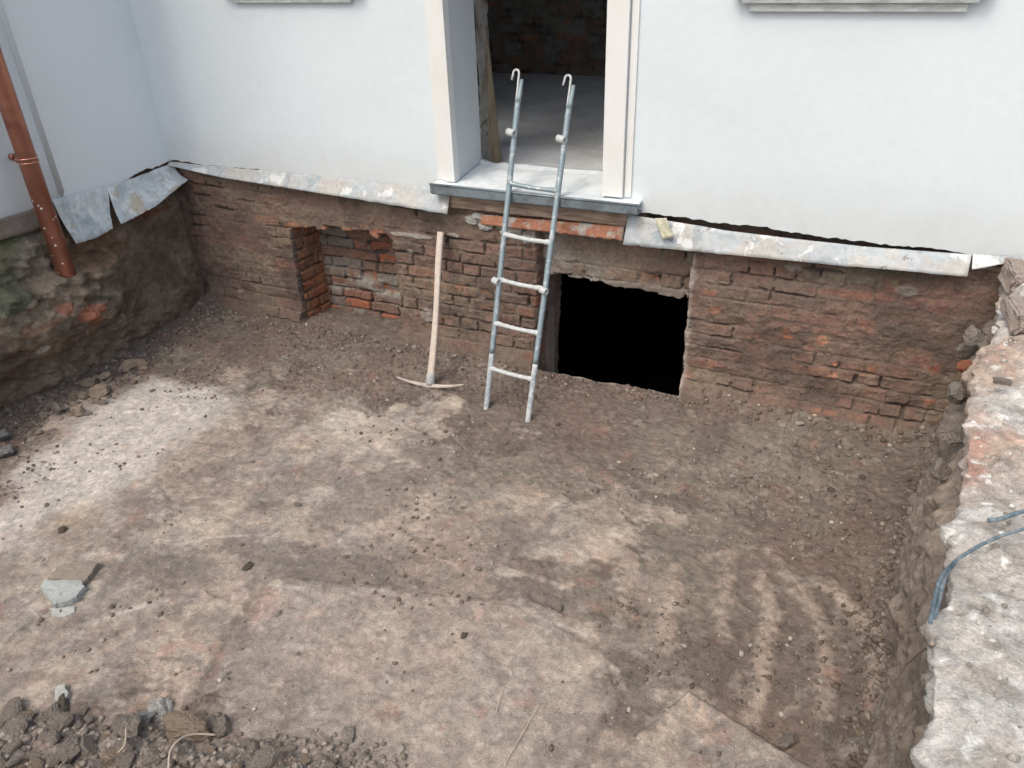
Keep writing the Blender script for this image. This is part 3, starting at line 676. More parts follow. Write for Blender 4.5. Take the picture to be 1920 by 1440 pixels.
# thin irregular lower edge heights read off the photograph
def zbl(x): return 0.012 - 0.018 * (x + 4.5) / 2.2
def zbr(x): return -0.015 - 0.045 * (x + 1.1) / 1.7
ZW = 1.128; WTOP = 2.6; WINS = [(-3.52, -2.90), (-0.60, 0.24)]
render_skin(-4.52, DL - 0.01, zbl, ZW, 0.0, 0.055, 5).build('facade_render', M['stucco'], house)
render_skin(DR + 0.01, 4.0, zbr, ZW, 0.0, 0.055, 6).build('facade_render', M['stucco'], house)
mb = MB(); mc = MB()
for a, b in ((-4.52, WINS[0][0]), (WINS[0][1], DL - 0.01), (DR + 0.01, WINS[1][0]), (WINS[1][1], 4.0)):
    mb.box((a, 0.0, ZW), (b, 0.055, WTOP)); mc.box((a if a > -4.5 else -4.9, 0.058, ZW), (b - (.06 if b < -2 and b > -2.3 else 0), 0.45, WTOP))
mb.box((-4.52, 0.0, WTOP), (4.0, 0.055, WT)); mc.box((-4.9, 0.058, WTOP), (4.0, 0.45, WT))
mb.box((DL - 0.01, 0.0, DT), (DR + 0.01, 0.055, WTOP)); mc.box((DL - 0.07, 0.058, DT), (DR + 0.01, 0.45, WTOP))
mb.build('facade_render', M['stucco'], house)
mc.box((-4.9, 0.058, 0.025), (DL - 0.07, 0.45, ZW)); mc.box((DR + 0.02, 0.058, 0.025), (4.0, 0.45, ZW))
mc.box((-4.9, 0.058, 0.0), (-2.34, 0.45, 0.022)); mc.box((-1.06, 0.058, 0.0), (4.0, 0.45, 0.022))
mc.build('wall_core', M['dark_core'], house)
# wing on the left
WX = -4.51
def zw(y): return -0.045 * ss(-0.25, -0.55, np.array(y)) - 0.0 if y > -0.86 else -0.015
f = render_skin(-0.86, 0.03, zw, WT, WX, WX - 0.06, 8, 'y', 0.008); f.build('wing_render', plain_mat('wing_render', (0.76, 0.80, 0.82), 0.92, 0.02, 1.2, bd=0.002, bscale=60), house)
f = render_skin(-2.2, -0.865, zw, WT, WX - 0.015, WX - 0.06, 9, 'y', 0.006); f.build('wing_render', M['stucco'], house)
mb = MB(); mb.box((-9.0, -2.2, 0.0), (WX - 0.063, 0.05, WT)); mb.box((-9.0, 0.46, WT), (4.0, 8.0, WT + 0.3));  mb.build('wing_core', M['dark_core'], house)
mb = MB(); 
for k in range(3): mb.tube([(WX - 0.016, -0.862, 0.02 + k * 2.2), (WX - 0.016, -0.862, 2.22 + k * 2.2)], 0.020, 24)
mb.build('wing_corner_bead', M['stucco'], house)

# ---- doorway: casing, reveals, threshold
mb = MB()
for a, b, y in ((-2.325, -2.297, -0.010), (-2.291, -2.264, -0.026), (-2.258, -2.196, -0.042)): mb.box((a, y, 0.066), (b, 0.02, DT + 0.12), 0.003)
mb.build('door_casing', M['cream'], house)
mb = MB()
for a, b, y in ((-1.292, -1.178, -0.034), (-1.172, -1.135, -0.012)): mb.box((a, y, 0.066), (b, 0.02, DT + 0.12), 0.003)
mb.build('door_casing', M['cream'], house)
mb = MB(); mb.box((-2.325, -0.028, DT + 0.123), (-1.135, 0.02, DT + 0.26), 0.003); mb.build('door_casing', M['cream'], house)
mb = MB(); bm = mb.bm
vs = [bm.verts.new(p) for p in ((-2.197, -0.026, 0.066), (-2.262, 0.45, 0.066), (-2.30, 0.45, 0.066), (-2.24, 0.02, 0.066))]
vt = [bm.verts.new((v.co.x, v.co.y, DT)) for v in vs]
bm.faces.new(vs); bm.faces.new(vt[::-1])
for i in range(4): bm.faces.new((vs[i], vt[i], vt[(i + 1) % 4], vs[(i + 1) % 4]))
mb.build('door_reveal', M['reveal'], house)
mb = MB(); mb.box((DR - 0.003, 0.022, 0.066), (DR + 0.018, 0.45, DT)); mb.build('door_reveal', M['reveal'], house)
mb = MB(); mb.box((DL - 0.06, 0.06, DT - 0.02), (DR, 0.45, DT - 0.001)); mb.build('door_reveal', M['reveal'], house)
# sheet-metal threshold: dusty top, folded grey front edge
bm = bmesh.new(); nx, ny = 60, 22; vv = {}
for i in range(nx + 1):
    for j in range(ny + 1):
        x = -2.325 + (1.252) * i / nx; y = -0.10 + 0.56 * j / ny
        z = 0.060 + 0.004 * (mnoise.noise((x * 5, y * 5, 0)) ) + 0.003 * mnoise.noise((x * 22, y * 22, 4)) + (0.012 * ss(0.40, 0.46, np.array(y)) * (1 + mnoise.noise((x * 9, 2, 2))))
        z -= 0.012 * (x + 2.325) / 1.25 * 0.5
        vv[i, j] = bm.verts.new((x, y, float(z)))
for i in range(nx):
    for j in range(ny):
        fc = bm.faces.new((vv[i, j], vv[i + 1, j], vv[i + 1, j + 1], vv[i, j + 1])); fc.smooth = True
me = bpy.data.meshes.new('threshold'); bm.to_mesh(me); bm.free()
th = link('threshold', me, M['sill_dust'], house)
md = th.modifiers.new('solid', 'SOLIDIFY'); md.thickness = 0.012; md.offset = -1
mb = MB(); mb.box((-2.330, -0.106, 0.006), (-1.068, -0.1005, 0.057), 0.002); mb.box((-2.330, -0.100, 0.0), (-1.068, -0.02, 0.006)); mb.tube([(-2.332, -0.103, 0.061), (-1.7, -0.104, 0.058), (-1.066, -0.103, 0.055)], 0.007, 10)
mb.build('threshold_edge', M['sill_metal'], house)
mb = MB(); mb.box((-2.24, 0.03, 0.003), (-1.14, 0.5, 0.045)); mb.build('threshold_bed', M['lime'], house)
# weathered board and tile course under the threshold
def strip(name, top, bot, mat, parent, thick=0.003, wob=0.006, seed=1, nseg=60, nv=6, bulge=0.0, ragb=0.0):
    """a thin sheet or board between two polylines given as world points"""
    def samp(pl, t):
        L = [0]
        for a, b in zip(pl[:-1], pl[1:]): L.append(L[-1] + math.dist(a, b))
        s = t * L[-1]
        for k in range(len(pl) - 1):
            if s <= L[k + 1] + 1e-9: return Vector(lerp(pl[k], pl[k + 1], (s - L[k]) / max(1e-9, L[k + 1] - L[k])))
        return Vector(pl[-1])
    bm = bmesh.new(); g = {}
    for i in range(nseg + 1):
        t = i / nseg; a = samp(top, t); b = samp(bot, t)
        b = b + (b - a) * ragb * mnoise.noise((t * 30, seed, 3))
        nrm = (samp(top, min(1, t + .02)) - samp(top, max(0, t - .02))).cross(b - a).normalized()
        for j in range(nv + 1):
            s = j / nv; p = a.lerp(b, s)
            p += nrm * (wob * mnoise.noise((t * 9, s * 1.5, seed)) + wob * 0.4 * mnoise.noise((t * 30, s * 4, seed + 9)) + bulge * math.sin(s * math.pi))
            g[i, j] = bm.verts.new(p)
    for i in range(nseg):
        for j in range(nv):
            fc = bm.faces.new((g[i, j], g[i + 1, j], g[i + 1, j + 1], g[i, j + 1])); fc.smooth = True
    me = bpy.data.meshes.new(name); bm.to_mesh(me); bm.free()
    o = link(name, me, mat, parent); md = o.modifiers.new('solid', 'SOLIDIFY'); md.thickness = thick; md.offset = 0
    return o
Yp = lambda px, py, y: tuple(at_y(px, py, y)); Xp = lambda px, py, x: tuple(at_x(px, py, x))
strip('plank', [Yp(843, 362, -.01), Yp(1180, 398, -.01)], [Yp(838, 388, -.02), Yp(1175, 424, -.02)], M['plank'], house, 0.016, 0.004, 3, ragb=0.05)
strip('tile_course', [Yp(900, 402, .0), Yp(1172, 424, -.0)], [Yp(905, 420, -.005), Yp(1168, 450, -.005)], M['tile'], house, 0.03, 0.008, 5, ragb=0.12)
for i, (px, py, a, b, c) in enumerate(((885, 412, .05, .035, .028), (912, 424, .05, .03, .026), (950, 436, .04, .035, .024), (905, 404, .07, .03, .016), (990, 447, .05, .03, .03), (935, 410, .05, .025, .014))):
    me = rock_mesh(860 + i, 4, 7, 1, .12, 'mortar_lump'); me.materials.append(M['lime']); o = link('mortar_lump', me, None, house); q = at_y(px, py, 0.015); o.matrix_parent_inverse = Matrix.Identity(4)
    o.location = (q[0] + 2.0, q[1], q[2]); o.scale = (a, b, c); o.rotation_euler = (.2 * i, .1, .3 * i)
# zinc flashing strips torn loose from the render
def flash(label, *a, **k):
    o = strip('flashing', *a, **k); tag(o, label); return o
flash('long narrow strip of pale flashing left of the doorway', [Yp(312, 303, -.004), Yp(520, 322, -.004), Yp(815, 352, -.004), Yp(846, 357, -.01)], [Yp(316, 311, -.03), Yp(420, 334, -.05), Yp(560, 356, -.06), Yp(740, 385, -.07), Yp(838, 402, -.08)], M['zinc'], house, 0.003, 0.010, 11, ragb=0.04)
flash('long pale flashing strip right of the doorway, gaping from the render', [Yp(1178, 402, -.02), Yp(1310, 423, -.02), Yp(1360, 432, -.03), Yp(1500, 449, -.03), Yp(1620, 462, -.02), Yp(1720, 470, -.02), Yp(1822, 478, -.02)], [Yp(1168, 459, -.06), Yp(1350, 476, -.07), Yp(1600, 500, -.08), Yp(1814, 518, -.08)], M['zinc'], house, 0.003, 0.012, 12, ragb=0.03)
flash('short flashing piece at the right end', [Yp(1824, 476, -.02), Yp(1875, 479, -.03), Yp(2000, 488, -.02)], [Yp(1822, 506, -.06), Yp(1880, 495, -.07), Yp(2000, 500, -.06)], M['zinc'], house, 0.003, 0.006, 13)
flash('left of the two drooping flashing pieces on the wing, beside the downpipe', [Xp(98, 374, WX + .01), Xp(130, 366, WX + .01), Xp(203, 348, WX + .01)], [Xp(143, 457, WX + .13), Xp(180, 446, WX + .13), Xp(212, 428, WX + .13)], M['zinc_blue'], house, 0.003, 0.008, 14, bulge=0.015, ragb=0.03)
flash('curled drooping flashing piece in the corner of the wing', [Xp(201, 350, WX + .01), Xp(260, 330, WX + .01), Xp(322, 306, WX + .01)], [Xp(228, 420, WX + .16), Xp(290, 388, WX + .18), Xp(353, 337, WX + .16)], M['zinc_blue'], house, 0.003, 0.008, 15, bulge=0.02, ragb=0.03)
# old plaster margin revealed between wing render and bank
strip('plinth_band', [Xp(-150, 462, WX - .01), Xp(0, 410, WX - .01), Xp(100, 380, WX - .01)], [Xp(-150, 505, WX + .005), Xp(0, 450, WX + .005), Xp(110, 418, WX + .005)], plain_mat('old_plinth', (0.20, 0.165, 0.14), 0.95, 0.15, 5, bd=0.003), house, 0.03, 0.006, 16)

# ---- window ledges high on the facade
def ledge(x0, x1, z0, label):
    mb = MB()
    mb.box((x0 + 0.07, -0.028, z0), (x1 - 0.07, 0.01, z0 + 0.035), 0.006)
    mb.box((x0 + 0.035, -0.05, z0 + 0.0352), (x1 - 0.035, 0.01, z0 + 0.065), 0.008)
    mb.box((x0, -0.07, z0 + 0.0652), (x1, 0.01, z0 + 0.115), 0.012)
    mb.box((x0 - 0.01, -0.078, z0 + 0.1152), (x1 + 0.01, 0.01, z0 + 0.13), 0.003)
    o = mb.build('window_ledge', M['ledge'], house); tag(o, label); return o
ledge(-3.70, -2.72, 1.015, 'grey moulded ledge at the top left of the facade')
ledge(-0.69, 0.33, 0.975, 'grey stepped moulded ledge at the top right of the facade')
for x0, x1 in WINS:
    mb = MB(); z = 1.155
    mb.box((x0, 0.10, z), (x0 + 0.06, 0.16, WTOP), 0.004); mb.box((x1 - 0.06, 0.10, z), (x1, 0.16, WTOP), 0.004); mb.box((x0 + 0.061, 0.10, WTOP - .06), (x1 - 0.061, 0.16, WTOP), 0.004); mb.box((x0 + 0.061, 0.10, z), (x1 - 0.061, 0.16, z + .06), 0.004)
    mb.build('window_frame', M['cream'], house)

# ---- room behind the doorway
mb = MB(); mb.box((-6.0, 0.47, -0.10), (1.5, 7.0, 0.0)); 
mb.build('room_floor', plain_mat('dusty_screed', (0.74, 0.77, 0.82), 0.5, 0.08, 1.2, (0.50, 0.51, 0.52), bd=0.002, bscale=30, thr=(0.4, 0.62)), house)
U2, V2, h2, c2, b2, r2_ = brick_panel(6.5, 3.0, 0.02, 41, dirt=0.35, grey=0.35)
gp = ss(.5, .6, fbm(U2 * 1.1, V2 * .9, 4, 44)); c2 = mix(c2 * np.array([.95, 1.1, 1.15]), (.26, .31, .34), gp * .9)
room_b = grid_mesh(np.stack([U2 - 5.5, 4.3 - h2, V2 + 0.0], -1), c2)
link('room_wall', room_b, M['dark_masonry'], house)
mb = MB(); mb.box((-6.0, 5.7, 0.0), (1.5, 5.9, 3.0)); mb.box((-6.2, 0.46, 0.0), (-6.0, 5.9, 3.0)); mb.box((1.5, 0.46, 0.0), (1.7, 1.6, 3.0)); mb.box((1.5, 3.4, 0.0), (1.7, 5.9, 3.0)); mb.box((1.5, 1.6, 0.0), (1.7, 3.4, 0.5)); mb.box((1.5, 1.6, 2.3), (1.7, 3.4, 3.0)); mb.box((-6.2, 0.46, 3.0), (1.7, 5.9, 3.2))  # unseen opening in the right wall, added to let daylight onto the floor
mb.build('room_shell', plain_mat('room_plaster', (0.55, 0.58, 0.60), 0.95), house)
# rough unplastered jamb seen beyond the reveal
U2, V2, h2, c2, *_r = brick_panel(0.22, 2.3, 0.01, 45, dirt=0.9, grey=0.3)
c2 = mix(c2, (.30, .30, .285), ss(.3, .6, fbm(U2 * 8, V2 * 6, 4, 3)) * .8)
link('inner_jamb', grid_mesh(np.stack([-2.262 - 0.01 + h2 * 0.7 - 0.10 * U2, 0.455 + U2, V2 + 0.03], -1), c2), M['masonry'], house)

# ================================================================== EARTH BANK UNDER THE WING
by = np.arange(-4.6, 0.16, 0.0075); bz = np.arange(-1.32, 0.02, 0.0075)
YB, ZB = np.meshgrid(by, bz)
n1 = fbm(YB * 3, ZB * 4 + YB * 1.2, 5, 401); n2 = fbm(YB * 12, ZB * 15, 4, 402); rg = ridged(YB * 4 + 1, (ZB + 0.25 * YB) * 9, 4, 403)
w1, w2, wid = worley(YB * 11, (ZB + 0.2 * YB) * 15, 404)
off = 0.03 + 0.04 * ss(-0.25, -1.25, ZB) + 0.08 * (n1 - .5) + 0.045 * (n2 - .5) + 0.035 * (rg - .6) + 0.028 * (0.6 - w1) * (wid > .5) + 0.03 * (ridged(YB * 9, (ZB + .35 * YB) * 22, 3, 409) - .6)
led = ss(-0.40, -0.45, ZB + 0.10 * (fbm(YB * 4, ZB, 3, 405) - .5) - 0.02) * ss(-0.55, -0.85, YB); off += 0.13 * led * ss(-0.92, -0.66, ZB)
off = (off - .05) * (.35 + .65 * ss(-.45, -.95, YB)) + .05; off = off * ss(-.06, -.36, ZB) - 0.075 * (1 - ss(-.02, -.22, ZB)) + 0.02 * ss(-.1, -.3, ZB)
und = ss(-0.62, -0.86, ZB) * ss(-1.05, -0.95, ZB); off += 0.02 * und
off += 0.03 * ss(-0.95, -1.15, ZB) * fbm(YB * 5, ZB * 5, 3, 407) * 1.6
off = np.where(YB > -0.05, off * 0.7, off)
cb = np.empty(YB.shape + (3,)); cb[:] = (0.168, 0.125, 0.094)
cb = mix(cb, (0.20, 0.16, 0.12), ss(.45, .65, n1)); cb = mix(cb, (0.115, 0.085, 0.064), ss(.5, .7, fbm(YB * 5, ZB * 7, 4, 408)) * .8)
cb = mix(cb, (0.215, 0.19, 0.15), ss(-0.95, -1.15, YB) * ss(-.50, -.40, ZB) * .55)
cb = mix(cb, (0.25, 0.215, 0.165), led * ss(.4, .6, n2) * .5 * ss(-.7, -.55, ZB))
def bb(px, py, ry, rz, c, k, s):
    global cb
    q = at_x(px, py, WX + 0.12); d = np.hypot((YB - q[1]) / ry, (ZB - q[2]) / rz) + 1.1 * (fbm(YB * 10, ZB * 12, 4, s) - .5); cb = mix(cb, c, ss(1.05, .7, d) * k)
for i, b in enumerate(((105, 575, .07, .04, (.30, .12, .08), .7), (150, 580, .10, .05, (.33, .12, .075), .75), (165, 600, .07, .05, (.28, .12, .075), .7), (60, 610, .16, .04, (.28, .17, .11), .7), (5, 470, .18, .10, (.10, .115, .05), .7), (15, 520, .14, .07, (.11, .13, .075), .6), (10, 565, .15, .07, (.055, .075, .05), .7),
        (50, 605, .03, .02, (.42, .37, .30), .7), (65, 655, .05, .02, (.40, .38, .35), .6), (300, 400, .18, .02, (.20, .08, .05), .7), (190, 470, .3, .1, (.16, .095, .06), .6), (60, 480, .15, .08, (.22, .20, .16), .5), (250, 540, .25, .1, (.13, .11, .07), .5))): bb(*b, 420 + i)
cb *= (0.8 + .4 * n2)[..., None]
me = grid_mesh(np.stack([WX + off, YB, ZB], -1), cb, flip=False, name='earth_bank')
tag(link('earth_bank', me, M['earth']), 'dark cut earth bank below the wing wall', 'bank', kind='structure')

# ================================================================== RUINED WALL ON THE RIGHT
wall = empty('ruined_wall', (0.7, -1.6, -1.14), 'broken low brick wall capped with pale rough concrete along the right side', 'wall')
wy = np.arange(-4.4, 0.02, 0.0075); s_f = np.arange(0, 1.12, 0.0075); s_t = np.arange(0.0, 1.15, 0.0075)[1:]
S = np.concatenate([s_f, 1.115 + s_t]); YR, SR = np.meshgrid(wy, S)
ex = np.interp(wy, [-4.4, -2.8, -2.1, -1.85, -0.75, -0.3, 0.02], [0.26, 0.335, 0.40, 0.425, 0.575, 0.66, 0.73])
EX = np.broadcast_to(ex, YR.shape).copy()
rag = 0.05 * (fbm(YR * 3.2, YR * 0, 4, 501) - .5) + 0.045 * (fbm(YR * 14, YR * 0, 4, 502) - .5)
topz = -0.125 + 0.03 * (fbm(YR * 1.7, SR * 1.5, 3, 503) - .5)
face = SR <= 1.115; zf_ = -1.24 + SR
tt = np.clip(SR - 1.115, 0, 9)
n3 = fbm(YR * 4, SR * 4, 5, 504); n4 = fbm(YR * 16, SR * 16, 4, 505); w1, w2, wid = worley(YR * 9, SR * 10, 506)
v1, v2_, vid = worley(YR * 20, SR * 20, 507)
outf = 0.035 * ss(-0.2, -1.1, zf_) + 0.07 * (n3 - .5) + 0.05 * (n4 - .5) + 0.03 * (ridged(YR * 10, SR * 8, 4, 536) - .6) + 0.035 * (0.6 - w1) * (wid > .8) + 0.012 * (0.5 - v1) * (vid > .5)
ledg = ss(-0.30, -0.36, zf_ + 0.09 * (fbm(YR * 3, YR * 0, 3, 508) - .5)) * ss(-2.0, -1.6, YR); outf += 0.045 * ledg
outf -= 0.05 * ss(-0.52, -0.35, YR) * 0
cap = ss(-0.16, -0.19, zf_); outf += 0.018 * (1 - cap) 
rnd = 0.03 * np.exp(-tt / 0.03)
Xr = np.where(face, EX + rag * (1 - 0.5 * ss(-0.3, -0.9, zf_)) - outf, EX + rag - 0.018 - 0.035 * (n3 - .5) * np.exp(-tt / .05) + tt)
Zr = np.where(face, np.minimum(zf_, 9), topz)
Zr = np.where(face, zf_ / 1.0, Zr)
k = ss(1.02, 1.115, SR); Zr = np.where(face, -1.24 + SR * ((topz + 1.24 - 0.018) / 1.115), topz - 0.018 * np.exp(-tt / .025))
relt = 0.012 * (ridged(YR * 12, SR * 12, 4, 533) - .6) + 0.010 * (worley(YR * 30, SR * 30, 534)[2] - .5) * (fbm(YR * 6, SR * 6, 3, 535) > .5) + 0.030 * (fbm(YR * 2.6, SR * 2.6, 4, 510) - .5) + 0.016 * (n4 - .5) + 0.004 * (fbm(YR * 50, SR * 50, 3, 511) - .5)
f1, f2, fid = worley(YR * 6 + fbm(YR * 5, SR * 5, 3, 1), SR * 6, 512)
far = ss(-2.0, -1.5, YR); relt += far * (0.05 * (fid - .5) * ss(.02, .10, f2 - f1)) - 0.0
relt = relt + 0.06 * ss(-0.75, -0.5, YR) * ss(0.03, 0.08, tt) * (fid > .3)
Zr = Zr + np.where(face, 0, relt * ss(0.0, 0.03, tt))
cr = np.empty(YR.shape + (3,)); cr[:] = (0.245, 0.203, 0.170)
cr = mix(cr, (0.170, .138, .115), ss(.45, .65, fbm(YR * 5, SR * 6, 4, 513))); cr = mix(cr, (.24, .19, .15), (wid > .6) * ss(.5, .3, w1) * .7)
cr = mix(cr, (.27, .22, .18), ss(.52, .62, fbm(YR * 2, SR * 2, 3, 519)) * .5)
tp = ss(1.02, 1.10, SR + 0.10 * (fbm(YR * 7, SR * 7, 4, 514) - .5))
ct = np.empty_like(cr); ct[:] = (0.45, 0.43, 0.41)
ct = mix(ct, (.40, .375, .35), ss(.42, .62, fbm(YR * 3, SR * 3, 5, 515))); ct = mix(ct, (.54, .53, .52), ss(.55, .7, fbm(YR * 6, SR * 6, 4, 516)) * .7)
ct = mix(ct, (.42, .31, .24), far * ss(.35, .6, fbm(YR * 3, SR * 4, 4, 517)) * .75); ct = mix(ct, (.40, .27, .22), far * ss(.62, .70, fbm(YR * 4, SR * 5, 4, 518)) * .6)
ct = mix(ct, (.38, .21, .16), ss(.07, .0, np.abs(SR - 1.13)) * ss(.42, .58, fbm(YR * 3, YR * 0 + 3, 3, 520)) * ss(-2.2, -2.0, YR) * ss(-1.2, -1.6, YR) * .8)
ct = mix(ct, (.25, .215, .185), ss(.60, .68, fbm(YR * 9, SR * 9, 5, 530, .65)) * .6); ct = mix(ct, (.33, .30, .27), ss(.54, .6, fbm(YR * 2.2, SR * 3, 6, 531, .65)) * .55)
ct = mix(ct, (.68, .67, .65), ss(.74, .80, fbm(YR * 22, SR * 22, 3, 521)) * .8)
cr = cr * (1 - tp[..., None]) + ct * tp[..., None]; cr *= (.82 + .36 * n4)[..., None]
me = grid_mesh(np.stack([Xr, YR, Zr], -1), cr, flip=True, name='wall_body'); link('wall_body', me, M['masonry'], wall)
# loose bricks and lumps set on the far end of the wall
def lump_mesh(seed):
    bm = bmesh.new(); bmesh.ops.create_cube(bm, size=2.0); bmesh.ops.bevel(bm, geom=bm.edges[:], offset=.18, segments=2, affect='EDGES'); bmesh.ops.subdivide_edges(bm, edges=bm.edges[:], cuts=3, use_grid_fill=True)
    for v in bm.verts: v.co += Vector((mnoise.noise(v.co * 1.3 + Vector((seed, 0, 0))), mnoise.noise(v.co * 1.3 + Vector((0, seed, 0))), mnoise.noise(v.co * 1.6 + Vector((0, 0, seed))))) * .28 + v.co * .10 * mnoise.noise(v.co * 4 + Vector((seed, 1, 0)))
    me = bpy.data.meshes.new('brick_fragment'); bm.to_mesh(me); bm.free(); return me
def stone_mat(name, c, c2):
    return plain_mat(name, c, 0.95, 0.18, 3.0, c2, bd=0.15, bscale=6, thr=(.4, .65), spec=0.15)
SM = {'sand': stone_mat('sandy_stone', (.47, .37, .285), (.36, .285, .22)), 'pink': stone_mat('pink_brick', (.52, .46, .42), (.46, .34, .28)), 'clod': stone_mat('clod_earth', (.33, .285, .248), (.25, .215, .187)), 'pale': stone_mat('pale_stone', (.42, .38, .34), (.30, .26, .22)), 'grey': stone_mat('grey_stone', (.34, .34, .33), (.26, .25, .24)),
      'tan': stone_mat('tan_stone', (.36, .28, .215), (.27, .215, .165)), 'brick': stone_mat('brick_bit', (.42, .16, .09), (.30, .14, .09)), 'lime': stone_mat('lime_bit', (.58, .57, .54), (.42, .40, .37)), 'dark': stone_mat('dark_stone', (.175, .145, .118), (.125, .105, .085))}
ROCKS = {k: [rock_mesh(i * 31 + hash(k[0]) % 1 + ord(k[0]), 2, 9 + i, name='stone') for i in range(5)] for k in SM}
for k in ROCKS:
    for me in ROCKS[k]: me.materials.append(SM[k])
ROCKS3 = {}
def stone(name, p, size, kind, label, cat, group=None, flat=0.6, seed=0, big=False, asp=None, rz=None, sink=0.34, tilt=0.25):
    rng = random.Random(seed * 7919 + 13)
    if big:
        me = rock_mesh(seed + 500, 4, 12, 1.0, 0.08, 'stone'); me.materials.append(SM[kind])
    else: me = ROCKS[kind][rng.randrange(5)]
    o = bpy.data.objects.new(name, me); COL.objects.link(o)
    a = asp or (rng.uniform(0.9, 1.3), rng.uniform(0.7, 1.0))
    o.scale = (size * a[0], size * a[1], size * flat)
    o.rotation_euler = (rng.uniform(-tilt, tilt), rng.uniform(-tilt, tilt), rz if rz is not None else rng.uniform(0, 6.28))
    o.location = (p[0], p[1], p[2] + size * flat * (1 - sink * 2) * 0.8)
    return tag(o, label, cat, group)
sd = 0
# named single stones
for (px, py, sz, kind, lab, kw) in (
    (300, 1338, .062, 'lime', 'whitish rough stone on top of the rubble at the near edge', dict(big=True)),
    (272, 1352, .06, 'grey', 'blue grey lump leaning below the whitish stone', dict(big=True)),
    (350, 1372, .095, 'tan', 'largest oblong tan lump in the rubble at the near edge', dict(big=True, asp=(1.25, .6), rz=0.35)),
    (412, 1368, .06, 'clod', 'rounded dark clod right of the oblong tan lump', dict(big=True)),
    (240, 1378, .085, 'clod', 'broad earth lump left of the oblong tan lump', dict(big=True)),
    (98, 1345, .055, 'clod', 'round clod at the left of the near rubble', dict(big=True)),
    (148, 1337, .035, 'clod', 'small round clod between two bigger ones at the rubble edge', dict(big=True)),
    (118, 1325, .045, 'dark', 'dark stone touching the small grey slab', dict(big=True)),
    (28, 1342, .07, 'clod', 'large clod at the far left of the near rubble', dict(big=True)),
    (655, 1376, .038, 'pale', 'lone pale grey stone right of the near rubble', dict(big=True)),
    (118, 995, .028, 'dark', 'dark pebble alone on the pale tan ground at the left', dict(big=True)),
    (485, 947, .028, 'pale', 'pale pebble below the middle of the whitish patch', dict(big=True)),
    (558, 948, .026, 'clod', 'brown clod beside a pale pebble mid pit', dict(big=True)),
    (465, 1063, .026, 'dark', 'dark clod on the pink tan ground at mid left', dict(big=True)),
    (870, 1192, .018, 'dark', 'single small dark pebble near the middle of the bare pan', dict(big=True)),
    (240, 695, .055, 'sand', 'upright tan fragment at the back of the rubble by the bank', dict(big=True, sink=.12, flat=.9)),
    (258, 690, .055, 'sand', 'tan fragment with a flat face beside the brick chip', dict(big=True, sink=.12, flat=.9)),
    (271, 694, .022, 'brick', 'orange brick chip in the rubble by the left bank', dict(big=True, sink=.12)),
    (200, 710, .06, 'sand', 'tan block in the middle of the rubble by the left bank', dict(big=True, sink=.12)),
    (165, 722, .055, 'sand', 'flat tan stone at the middle left of the bank rubble', dict(big=True, sink=.12)),
    (190, 740, .075, 'sand', 'widest tan stone at the front of the bank rubble', dict(big=True, sink=.12)),
    (150, 775, .05, 'sand', 'rounded stone at the front left of the bank rubble', dict(big=True, sink=.12)),
    (110, 772, .06, 'clod', 'long dark flat stone at the left end of the bank rubble', dict(big=True, sink=.12, asp=(1.3, .6))),
    (406, 602, .032, 'pale', 'whitish chip in the far left corner of the pit', dict(big=True)),
    (8, 818, .05, 'grey', 'pale grey lump at the left picture edge below the bank', dict(big=True)),
    (10, 850, .06, 'grey', 'larger grey green lump at the left edge of the floor', dict(big=True)),
    (72, 812, .03, 'sand', 'small reddish tan stone near the foot of the bank', dict(big=True)),
    (1500, 795, .02, 'lime', 'white chip on the dirt below the right brickwork', dict(big=True)),
    (1622, 1392, .022, 'clod', 'small clod near the bottom right of the pit', dict(big=True)),
    (1545, 1385, .035, 'clod', 'clod on the dark earth at the bottom right', dict(big=True)),
    (1480, 1392, .045, 'clod', 'largest clod beside the raised pan at the bottom right', dict(big=True)),
    (1045, 1140, .03, 'clod', 'cracked lump of earth at mid right of the pan', dict(big=True))):
    sd += 1; q = on_floor(px, py)
    stone('stone', q, sz, kind, lab, 'stone', None, seed=sd, **kw)
# scattered clods: zones
ZONES = [
    ('clod', 'small earth clod loose on the dirt before the cellar opening', 'clods before the cellar opening', [(860, 740), (1010, 720), (1250, 760), (1300, 830), (900, 840)], 26, (.008, .017), ('clod', 'clod', 'dark', 'pale')),
    ('clod', 'small clod on the dark dirt below the right hand brickwork', 'clods below the right brickwork', [(1300, 780), (1740, 800), (1730, 960), (1320, 900)], 46, (.008, .020), ('clod', 'clod', 'clod', 'pale', 'dark')),
    ('clod', 'small clod on the dirt along the ruined wall', 'clods along the ruined wall', [(1500, 980), (1710, 960), (1660, 1160), (1640, 1430), (1500, 1430), (1560, 1200)], 30, (.006, .016), ('clod', 'clod', 'tan')),
    ('pebble', 'pale pebble in the dirt below the bricked niche', 'pebbles below the niche', [(380, 620), (560, 640), (780, 680), (740, 800), (480, 720), (300, 690)], 34, (.006, .014), ('pale', 'lime', 'clod', 'tan')),
    ('stone', 'small tan stone among the rubble by the left bank', 'rubble by the left bank', [(90, 785), (150, 720), (250, 680), (290, 700), (200, 750), (160, 785)], 44, (.014, .045), ('sand', 'sand', 'tan', 'clod')),
    ('clod', 'small dark clod on the pale floor of the pit', 'clods on the pale floor', [(30, 900), (320, 760), (700, 900), (1000, 950), (900, 1300), (500, 1300), (60, 1280)], 26, (.005, .016), ('clod', 'clod', 'tan', 'pale')),
    ('clod', 'loose clod in the heap of rubble along the near edge', 'clods of the near heap', [(0, 1345), (330, 1360), (480, 1395), (560, 1400), (720, 1430), (700, 1440), (0, 1440)], 64, (.014, .060), ('clod', 'clod', 'clod', 'tan')),
]
